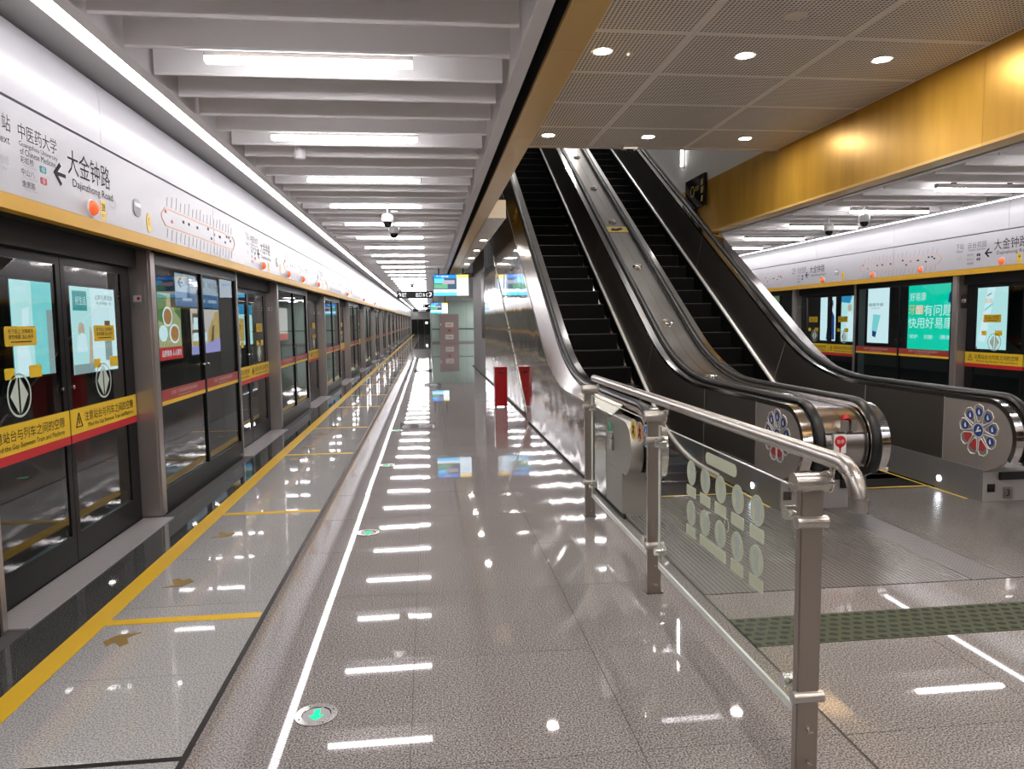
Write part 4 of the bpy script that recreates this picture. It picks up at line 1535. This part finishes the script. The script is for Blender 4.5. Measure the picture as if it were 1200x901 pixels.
gsticker('pill_sticker', 'sticker_cream', [(3.062, 0.955, rrect(0.345, 0.055, 0.026))], g2)
for i, y in enumerate(S_Y):
    for z, zr in ((0.842, 0.749), (0.640, 0.547)):
        o = gsticker('round_sticker', 'sticker_cream', [(y, z, ellp(0.059, 0.062, 24))], g2)
        mb = MB()
        slab(mb, '-x', (gxs-0.0012, y, z), [(-0.02, -0.045), (0.025, -0.04), (0.02, 0.0), (0.03, 0.03), (0.0, 0.048), (-0.025, 0.03), (-0.012, 0.0)], 0.0012)
        ring(mb, '-x', (gxs-0.001, y, z), 0.052, 0.054, 0.004, 24, 0.0015)
        mb.build('pictogram', 'sticker_mint', o)
        if z > 0.8 or i not in (1, 2):
            gsticker('label_sticker', 'sticker_cream', [(y, zr, rrect(0.125, 0.052, 0.008))], g2)
gsticker('label_sticker', 'sticker_cream', [(3.144, 0.547, rrect(0.305, 0.052, 0.008))], g2)
o = MB()
ring(o, '-x', (gxs, 2.985, 0.700), 0.025, 0.032, 0.005)
o.build('small_ring_sticker', 'sticker_cream', g2)
for y, m, nm in ((4.44, 'yellow_sticker', 'yellow'), (4.30, 'orange_sticker', 'orange'), (4.175, 'blue_bright', 'blue')):
    o = gsticker('round_sticker', 'white_paint', [(y, 0.907, ellp(0.066, 0.068, 24))], g1)
    o['label'] = '%s round warning sticker' % nm
    mb = MB()
    slab(mb, '-x', (gxs-0.0013, y, 0.907), ellp(0.058, 0.060, 24), 0.0012)
    q = mb.build('disc', m, o)
    mb = MB()
    slab(mb, '-x', (gxs-0.0023, y, 0.907), [(-0.02, -0.04), (0.0, -0.015), (0.02, -0.04), (0.028, -0.03), (0.012, 0.0), (0.025, 0.025), (0.008, 0.02), (0.0, 0.045), (-0.012, 0.02), (-0.025, 0.02), (-0.01, 0.0), (-0.03, -0.03)], 0.0012)
    mb.build('pictogram', 'ink' if nm != 'blue' else 'white_paint', o)

# ================================================================== TACTILE STRIP, FLOOR LIGHTS
ts = thing('tactile_strip', (3.0, 3.435, 0), 'dark green tactile strip of oval studs before the escalators', 'tactile paving')
for i in range(9):
    x0 = 1.556+0.33*i
    MB().box(x0+0.001, x0+0.329, 3.27, 3.60, -0.02, 0.003).build('tactile_tile', 'tactile_green', ts)
mb = MB()
mb.lathe([(0.5, 0.0), (0.46, 0.3), (0.36, 0.75), (0.2, 1.0), (0.02, 1.05)], (0, 0, 0), 10)
me = mb.mesh('stud', 'tactile_dark', (0, 0, 0), True)
for i in range(45):
    for j in range(6):
        x = 1.556+0.066*i+(0.033 if j % 2 else 0)+0.015
        if x > 4.51:
            continue
        o = link('stud', me, ts, (x-3.0, 3.297+0.055*j-3.435, 0.003))
        o.scale = (0.052, 0.036, 0.008)
for i, y in enumerate((2.93, 5.53, 8.16, 10.8)):
    t = thing('floor_light', (-0.49, y, 0), 'round steel floor marker with green arrow, %s from the near edge' % ordw(i+1), 'floor light', 'green arrow floor lights')
    mb = MB()
    n = 28
    vs, fs = [], []
    for (rr, h) in ((0.088, -0.005), (0.086, 0.005), (0.060, 0.005), (0.055, 0.0008)):
        vs += [(-0.49+rr*math.cos(2*math.pi*k/n), y+rr*math.sin(2*math.pi*k/n), h) for k in range(n)]
    for q in range(3):
        fs += [(q*n+k, q*n+(k+1) % n, (q+1)*n+(k+1) % n, (q+1)*n+k) for k in range(n)]
    mb.add(vs, fs)
    mb.build('steel_ring', 'chrome', t)
    mb = MB()
    mb.add([(-0.49+0.057*math.cos(2*math.pi*k/n), y+0.057*math.sin(2*math.pi*k/n), 0.0016) for k in range(n)], [tuple(range(n))])
    mb.build('lens', 'map_gray', t)
    mb = MB()
    slab(mb, '+z', (-0.49, y, 0.0018), [(-p[0]*0.075, -p[1]*0.085) for p in ARROW_U], 0.001)
    mb.build('arrow', 'arrow_green', t)
    for q in range(4):
        a = 0.5+q*math.pi/2
        MB().cyl((-0.49+0.073*math.cos(a), y+0.073*math.sin(a), 0.004), (-0.49+0.073*math.cos(a), y+0.073*math.sin(a), 0.0065), 0.004, 8).build('screw', 'stainless_dark', t)

# ================================================================== CAMERAS, DETECTORS
def dome_camera(x, y, z, label, grp):
    t = thing('dome_camera', (x, y, z), label, 'camera', grp)
    MB().cyl((x, y, z+0.07), (x, y, 3.518), 0.014, 10).build('stem', 'camera_white', t, True)
    mb = MB()
    mb.lathe([(0.03, 0.08), (0.07, 0.06), (0.078, 0.03), (0.078, -0.02), (0.072, -0.03)], (x, y, z), 20)
    mb.build('housing', 'camera_white', t, True)
    mb = MB()
    mb.lathe([(0.060, -0.03), (0.056, -0.055), (0.042, -0.082), (0.02, -0.097), (0.003, -0.10)], (x, y, z), 20)
    mb.build('dome', 'black_gloss', t, True)
    MB().box(x+0.05, x+0.13, y-0.01, y+0.01, z+0.10, z+0.115).build('bracket', 'camera_white', t)
dome_camera(-0.50, 9.85, 2.94, 'white dome camera hanging under left slats, the nearer of two', 'dome cameras under the left slats')
dome_camera(-0.47, 10.95, 2.92, 'white dome camera hanging under left slats, the farther of two', 'dome cameras under the left slats')
dome_camera(6.20, 10.82, 2.95, 'white dome camera over far platform, the left of two', 'dome cameras over the far platform')
dome_camera(6.12, 9.77, 2.95, 'white dome camera over far platform, the right of two', 'dome cameras over the far platform')
dome_camera(-0.55, 27.0, 2.93, 'tiny white dome camera far down the left slatted ceiling', 'dome cameras under the left slats')
tag(MB().lathe([(0.012, 0.455), (0.012, 0.08), (0.045, 0.08), (0.05, 0.0), (0.045, -0.02), (0.02, -0.028)], (-1.09, 6.73, 3.06), 18).build('smoke_detector', 'fin_gray', None, True), 'small round detector under left slats by the third bar light', 'detector')

# ================================================================== FAR END
struct(MB().box(-2.3, 0.5, 95, 95.3, 0, 3.3).build('wall_far', 'wall_white'), 'wall with dark doors at the far end of the platform')
for i in range(3):
    struct(MB().box(-2.1+0.8*i, -1.33+0.8*i, 94.93, 95, 0, 1.9).build('door_%d' % (len(DOORS)+1+i), 'black_matte'), 'dark door at the far end of the platform')
tag(MB().box(-0.35, -0.05, 94.88, 94.93, 1.3, 1.6).build('notice_board', 'sign_white'), 'tiny white notice on the dark wall at the platform end', 'notice')
wg = struct(MB().box(0.25, 8.2, 55.0, 55.2, 0, 3.2).build('wall_green', 'grout'), 'pale green panelled wall across the platform')
for i in range(6):
    for j, (z0, z1) in enumerate(((0.12, 1.0), (1.06, 3.15))):
        MB().box(0.26+1.3*i, 0.26+1.3*i+1.29, 54.98, 55.0, z0, z1).build('wall_panel', 'green_wall', wg)
struct(MB().box(0.25, 8.2, 54.93, 54.99, 1.0, 1.055).build('trim_6', 'black_matte'), 'dark rail line on the green wall')
struct(MB().box(0.25, 8.2, 54.93, 54.99, 0.0, 0.12).build('baseboard_far', 'wall_gray'), 'grey baseboard of the green wall')
struct(MB().box(0.25, 0.35, 55.2, 95, 0, 3.2).build('wall_far_side', 'green_wall'), 'pale wall beyond the green corner')
cb = thing('equipment_cabinet', (1.55, 54.6, 0), 'brown metal cabinet with two white notices before green wall', 'cabinet')
MB().box(0.84, 2.24, 54.2, 54.92, 0.0, 2.12).build('body', 'cabinet_brown', cb, bevel=0.01)
for z in (1.35, 0.45):
    MB().box(1.25, 1.85, 54.18, 54.2, z-0.17, z+0.17).build('notice_sheet', 'off_white', cb)
    text('严禁烟火', (1.55, 54.175, z), '-y', 0.48, 0.14, 'red_dark', cb)
MB().box(1.46, 1.64, 54.18, 54.2, 0.85, 1.02).build('red_mark', 'red_dark', cb)
MB().box(0.88, 0.96, 54.18, 54.2, 1.3, 1.45).build('white_mark', 'white_paint', cb)
def screen(x0, x1, z0, z1, y, label):
    t = thing('display_screen', ((x0+x1)/2, y, z0), label, 'screen', 'hanging display screens')
    MB().box(x0-0.015, x1+0.015, y, y+0.08, z0-0.015, z1+0.015).build('housing', 'black_gloss', t)
    W, H = x1-x0, z1-z0
    def q(u0, u1, v0, v1, m, nm):
        MB().box(x0+u0*W, x0+u1*W, y-0.004, y, z0+v0*H, z0+v1*H).build(nm, m, t)
    q(0, 0.66, 0.84, 1, 'screen_blue', 'title_bar')
    q(0.66, 1, 0.84, 1, 'screen_yellow', 'clock_bar')
    q(0.66, 1, 0.0, 0.84, 'screen_white', 'side_column')
    q(0, 0.66, 0.30, 0.84, 'screen_dark', 'picture')
    q(0, 0.66, 0.16, 0.30, 'screen_white', 'text_bar')
    q(0, 0.66, 0.0, 0.16, 'screen_cyan', 'footer_bar')
    MB().box(x0+0.01*W, x0+0.40*W, y-0.006, y-0.004, z0+0.34*H, z0+0.56*H).build('picture_trees', 'screen_green', t)
    MB().box(x0+0.02*W, x0+0.30*W, y-0.006, y-0.004, z0+0.60*H, z0+0.82*H).build('picture_sky', 'screen_cyan', t)
    MB().box(x0+0.25*W, x0+0.60*W, y-0.007, y-0.004, z0+0.56*H, z0+0.74*H).build('picture_ship', 'screen_mauve', t)
    text('下一班列车', (x0+0.25*W, y-0.006, z0+0.92*H), '-y', 0.36*W, 0.09*H, 'sign_white', t)
    text('3 min', (x0+0.83*W, y-0.006, z0+0.6*H), '-y', 0.2*W, 0.12*H, 'screen_blue', t)
    for e in (0.15, 0.85):
        MB().cyl((x0+e*W, y+0.04, z1+0.015), (x0+e*W, y+0.04, 3.12), 0.018, 8).build('hanger', 'black_matte', t)
    return t
screen(0.18, 1.17, 2.33, 2.92, 21.0, 'hanging blue and white train information screen, the nearer and larger one')
screen(0.14, 1.02, 2.02, 2.55, 38.0, 'hanging blue and white train information screen, the smaller one farther off')
def hang_sign(x0, x1, z0, z1, y, txt, label):
    t = thing('hanging_sign', ((x0+x1)/2, y, z0), label, 'sign', 'hanging black direction signs')
    MB().box(x0, x1, y, y+0.12, z0, z1).build('housing', 'black_matte', t)
    for s, u, w in txt:
        text(s, (x0+u*(x1-x0), y-0.003, (z0+z1)/2), '-y', w*(x1-x0), (z1-z0)*0.6, 'sign_white', t)
    for e in (0.2, 0.8):
        MB().cyl((x0+e*(x1-x0), y+0.06, z1), (x0+e*(x1-x0), y+0.06, 3.12), 0.015, 8).build('hanger', 'steel_plain', t)
hang_sign(-1.23, 0.20, 2.545, 2.835, 30.0, [('↑', 0.08, 0.09), ('站厅', 0.2, 0.13), ('出口 B C', 0.70, 0.34), ('↗', 0.93, 0.09)], 'hanging black sign with white arrows and characters, largest of the row')
hang_sign(-0.35, 0.75, 2.47, 2.73, 48.0, [('↑', 0.1, 0.1), ('出口', 0.55, 0.4)], 'hanging black sign with white characters, second down the platform')
hang_sign(-1.25, 0.25, 2.42, 2.68, 62.0, [('出口', 0.5, 0.4)], 'hanging black sign with white characters, third down the platform')
# red box by the mirror wall
rb = thing('red_box', (1.31, 13.42, 0), 'red metal box standing on floor beside mirror wall', 'box')
MB().box(1.195, 1.425, 13.3, 13.54, 0.03, 0.74).build('body', 'red_paint', rb, bevel=0.006)
MB().box(1.19, 1.43, 13.29, 13.55, 0.72, 0.755).build('lid', 'red_paint', rb, bevel=0.006)
MB().box(1.255, 1.365, 13.296, 13.302, 0.635, 0.665).build('slot', 'black_matte', rb)
for x in (1.22, 1.40):
    for y in (13.33, 13.51):
        MB().cyl((x, y, 0.0), (x, y, 0.03), 0.015, 10).build('foot', 'black_matte', rb)
# black escalator sign on the right well wall
sg = thing('escalator_sign', (4.9, 13.1, 3.62), 'black sign with yellow symbols behind the right escalator handrail', 'sign')
MB().box(4.895, 4.945, 12.64, 13.60, 3.60, 4.16).build('board', 'black_gloss', sg)
mb = MB()
for z in (4.02, 3.88, 3.73):
    slab(mb, '-x', (4.894, 12.75, z), [(-0.05, -0.05), (0.03, -0.05), (0.05, 0.05), (-0.03, 0.05)], 0.003)
ring(mb, '-x', (4.893, 13.22, 3.92), 0.09, 0.10, 0.02)
mb.build('yellow_symbols', 'caution_gold', sg)
text('注意', (4.891, 13.0, 3.95), '-x', 0.18, 0.09, 'caution_gold', sg)

# ================================================================== LIT POSTERS BEYOND THE GLASS
def lightbox(sd, X, y0, y1, z0, z1, bg, label, shapes=(), texts=()):
    f = FACE[sd]
    s_ = sgn(sd)
    yc, zc = (y0+y1)/2, (z0+z1)/2
    W, H = abs(y1-y0), z1-z0
    t = thing('poster_lightbox', (X, yc, z0), label, 'poster', 'lit posters across the %s track' % ('left' if sd == 'L' else 'far right'))
    MB().box(X-0.10*s_, X-0.004*s_, yc-W/2-0.03, yc+W/2+0.03, z0-0.03, z1+0.03).build('frame', 'door_gray', t)
    mb = MB()
    slab(mb, f, (X-0.004*s_, yc, zc), rectp(W, H), 0.004)
    mb.build('picture', bg, t)
    for i, (m, poly) in enumerate(shapes):
        mb = MB()
        slab(mb, f, (X, yc, zc), [(p[0]*W/2, p[1]*H/2) for p in poly], 0.002+0.0015*i)
        mb.build('picture_shape', m, t)
    for s, u, v, w, h, m in texts:
        text(s, (X+(0.004+0.0015*len(shapes))*s_, yc+u*W/2*s_, zc+v*H/2), f, w*W, h*H, m, t)
    return t
R = lambda x0, x1, y0, y1: [(x0, y0), (x1, y0), (x1, y1), (x0, y1)]
E_ = lambda x, y, rx, ry: ellp(rx, ry, 20, x, y)
XL, XR = -5.2, 10.0
lightbox('L', XL, 9.85, 10.95, 0.95, 2.20, 'ad_teal', 'lit pale blue poster seen through the left leaf of the nearest door',
         [('ad_pale', R(-1, -0.1, -1, 1)), ('ad_white', [(-0.9, -0.95), (-0.2, -0.95), (-0.4, -0.3), (-0.85, -0.1)]), ('ad_white', [(-0.6, 0.0), (-0.3, 0.1), (-0.25, 0.45), (-0.55, 0.4)]), ('ad_gray', R(0.55, 1, -1, 0.4))],
         [('口腔护理', -0.62, 0.82, 0.28, 0.06, 'ad_white')])
lightbox('L', XL, 11.40, 12.92, 0.88, 2.19, 'ad_white', 'lit white and teal poster seen through the right leaf of the nearest door',
         [('ad_pale', R(-1, -0.15, -1, 1)), ('ad_tealdk', R(-0.92, -0.32, 0.45, 0.9)), ('ad_skin', E_(-0.62, 0.02, 0.13, 0.16)), ('ad_white', [(-0.85, -0.5), (-0.4, -0.5), (-0.45, -0.12), (-0.62, -0.05), (-0.8, -0.15)]),
          ('ad_skin', [(-0.35, -0.8), (-0.2, -0.8), (-0.17, -0.05), (-0.25, 0.1)]), ('ad_gray', R(-1, -0.15, -1, -0.78)), ('ad_brown', R(0.45, 0.68, 0.0, 0.22)), ('ad_gray', R(0.42, 0.72, -0.75, 0.0))],
         [('好生活', -0.62, 0.68, 0.22, 0.1, 'ad_white'), ('让笑容更自信', 0.42, 0.78, 0.42, 0.06, 'ad_ink'), ('专业护理每一天', 0.42, 0.64, 0.36, 0.04, 'ad_ink')])
lightbox('L', XL, 14.86, 16.18, 0.90, 2.23, 'ad_food', 'lit food poster with two round bowls and red foot',
         [('ad_tan', [(-0.1, 0.62), (0.35, 0.7), (0.3, 0.98), (-0.15, 0.98)]), ('ad_leaf', [(-1, 0.2), (-0.5, 0.1), (-0.2, 0.9), (-1, 1)]), ('ad_leaf', [(0.4, 0.5), (1, 0.2), (1, 1), (0.5, 1)]), ('ad_white', E_(-0.2, 0.30, 0.42, 0.30)), ('ad_bowl', E_(-0.2, 0.30, 0.34, 0.24)),
          ('ad_white', E_(0.35, -0.22, 0.44, 0.30)), ('ad_bowl', E_(0.35, -0.22, 0.36, 0.24)), ('ad_white', E_(-0.62, -0.2, 0.34, 0.24)), ('ad_red', R(-1, 1, -1, -0.62))],
         [('品质美食 人人爱吃', 0, -0.80, 0.86, 0.10, 'ad_white')])
lightbox('L', XL, 16.85, 19.03, 0.93, 1.95, 'ad_pink', 'lit poster of tan buildings above violet band',
         [('ad_tan', [(0.1, -0.6), (1, -0.6), (1, 0.95), (0.7, 0.9), (0.15, 0.0)]), ('ad_brown', R(-0.9, -0.15, 0.35, 0.8)), ('ad_white', R(-0.85, -0.3, 0.1, 0.62)), ('ad_brown', R(-0.95, -0.1, -0.1, 0.08)),
          ('ad_white', R(-0.9, 0.0, -0.45, -0.05)), ('ad_tan', R(-0.95, -0.2, -0.62, -0.42)), ('ad_brown', [(0.3, -0.5), (0.5, -0.5), (0.6, 0.3), (0.45, 0.2)]), ('ad_violet', [(-1, -1), (1, -1), (1, -0.35), (-0.2, -0.6), (-1, -0.65)])], [])
lightbox('L', -5.04, 15.46, 18.66, 1.978, 2.647, 'ad_signwhite', 'lit direction sign with white upper and blue lower half',
         [('ad_signblue', R(-1, 1, -1, -0.12)), ('ad_ink', [(-0.92, 0.45), (-0.8, 0.78), (-0.77, 0.70), (-0.85, 0.5), (-0.72, 0.5), (-0.72, 0.40), (-0.85, 0.40), (-0.77, 0.2), (-0.8, 0.12)]),
          ('ad_ink', [(0.95, 0.45), (0.83, 0.12), (0.80, 0.2), (0.88, 0.40), (0.75, 0.40), (0.75, 0.5), (0.88, 0.5), (0.80, 0.70), (0.83, 0.78)])]+[('ad_signwhite', R(a, a+0.38, -0.66, -0.46)) for a in (-0.75, -0.19, 0.37)],
         [('云台花园', -0.5, 0.55, 0.16, 0.2, 'ad_ink'), ('大金钟路', 0.0, 0.55, 0.2, 0.22, 'ad_ink'), ('中医药大学', 0.52, 0.55, 0.18, 0.2, 'ad_ink')])
lightbox('L', XL, 20.5, 22.5, 1.0, 2.15, 'ad_pale', 'lit pale poster beyond the second fixed panel', [('ad_blue', R(-1, 1, 0.5, 1)), ('ad_tan', R(-0.8, 0.0, -0.8, 0.3))], [])
lightbox('L', XL, 26.0, 28.0, 1.0, 2.15, 'ad_pink', 'lit pinkish poster beyond the third door', [('ad_red', R(-1, 1, -1, -0.6))], [])
# far platform posters
lightbox('R', XR, 12.85, 14.30, 0.80, 2.28, 'ad_green', 'lit bright green poster with white and orange characters',
         [('ad_navy', [(0.62, 0.42), (0.98, 0.38), (0.98, 0.66), (0.82, 0.76), (0.66, 0.66)]), ('ad_orange', R(-0.66, -0.36, 0.12, 0.36))],
         [('好易康', -0.58, 0.60, 0.34, 0.12, 'ad_white'), ('牙', -0.82, 0.24, 0.14, 0.13, 'ad_orange'), ('龈', -0.51, 0.24, 0.14, 0.13, 'ad_white'), ('有问题', 0.25, 0.22, 0.56, 0.15, 'ad_white'), ('快用好易康', -0.06, -0.12, 0.90, 0.15, 'ad_white'),
          ('修护', -0.72, -0.5, 0.18, 0.06, 'ad_white'), ('抗敏', -0.1, -0.5, 0.18, 0.06, 'ad_white'), ('清新', 0.6, -0.5, 0.26, 0.06, 'ad_white')])
lightbox('R', XR, 11.66, 12.50, 0.98, 2.20, 'ad_pale', 'lit pale poster with slanted tube seen through the far right door',
         [('ad_white', [(-0.55, -0.75), (-0.15, -0.8), (0.35, 0.9), (-0.05, 0.95)]), ('ad_teal', [(-0.25, 0.12), (0.2, 0.3), (0.22, 0.36), (-0.23, 0.18)]), ('ad_red', R(-1, -0.6, -1, -0.93)), ('ad_gray', [(-0.12, 0.55), (0.12, 0.62), (0.14, 0.66), (-0.10, 0.60)])],
         [('面霜', 0.0, 0.42, 0.22, 0.06, 'ad_orange')])
lightbox('R', XR, 14.95, 15.72, 1.0, 2.22, 'ad_white', 'lit white poster with upright blue tube',
         [('ad_teal', [(-0.55, -0.55), (-0.1, -0.62), (0.25, 0.02), (-0.45, 0.05)]), ('ad_navy', [(-0.5, -0.75), (-0.2, -0.8), (-0.1, -0.6), (-0.5, -0.55)])],
         [('健康牙龈', -0.2, 0.4, 0.7, 0.06, 'ad_ink'), ('NEW', -0.2, 0.27, 0.4, 0.03, 'ad_gray')])
lightbox('R', XR, 16.0, 16.80, 1.0, 2.22, 'ad_pale', 'lit poster of blue tiles over pale figure',
         [('ad_blue', [(-1, 1), (0.3, 1), (-0.1, 0.5), (-1, 0.55)]), ('ad_white', [(-0.5, -0.9), (0.3, -0.9), (0.35, 0.0), (-0.1, 0.25), (-0.45, 0.0)]), ('ad_skin', E_(-0.1, 0.32, 0.2, 0.14)), ('ad_signwhite', [(0.2, 0.95), (0.9, 0.95), (0.9, 0.1)])], [])
lightbox('R', XR, 17.05, 17.75, 1.0, 2.20, 'ad_white', 'lit white poster with figure in a navy suit',
         [('ad_navy', [(-0.2, -0.95), (0.9, -0.95), (0.85, 0.0), (0.55, 0.25), (0.1, 0.1)]), ('ad_skin', E_(0.45, 0.42, 0.22, 0.14)), ('ad_ink', [(0.2, 0.45), (0.7, 0.45), (0.65, 0.66), (0.3, 0.66)])],
         [('新品上市', 0.1, 0.85, 0.5, 0.05, 'ad_gray')])
lightbox('R', XR, 20.0, 21.6, 1.0, 2.2, 'ad_leaf', 'lit green leafy poster at left end of far platform view', [('ad_pale', R(-0.8, 0.0, -0.6, 0.9)), ('ad_blue', R(0.2, 0.8, 0.2, 0.9))], [])
lightbox('R', XR, 7.6, 9.1, 0.95, 2.2, 'ad_white', 'lit white poster across the far track beyond the frame edge', [('ad_blue', R(-1, 1, -1, -0.5))], [])
# close the hall behind the viewer
struct(MB().box(-2.6, 8.6, Y_NEAR-0.2, Y_NEAR, 0, 4.3).build('wall_back', 'wall_gray'), 'plain wall behind the viewer')
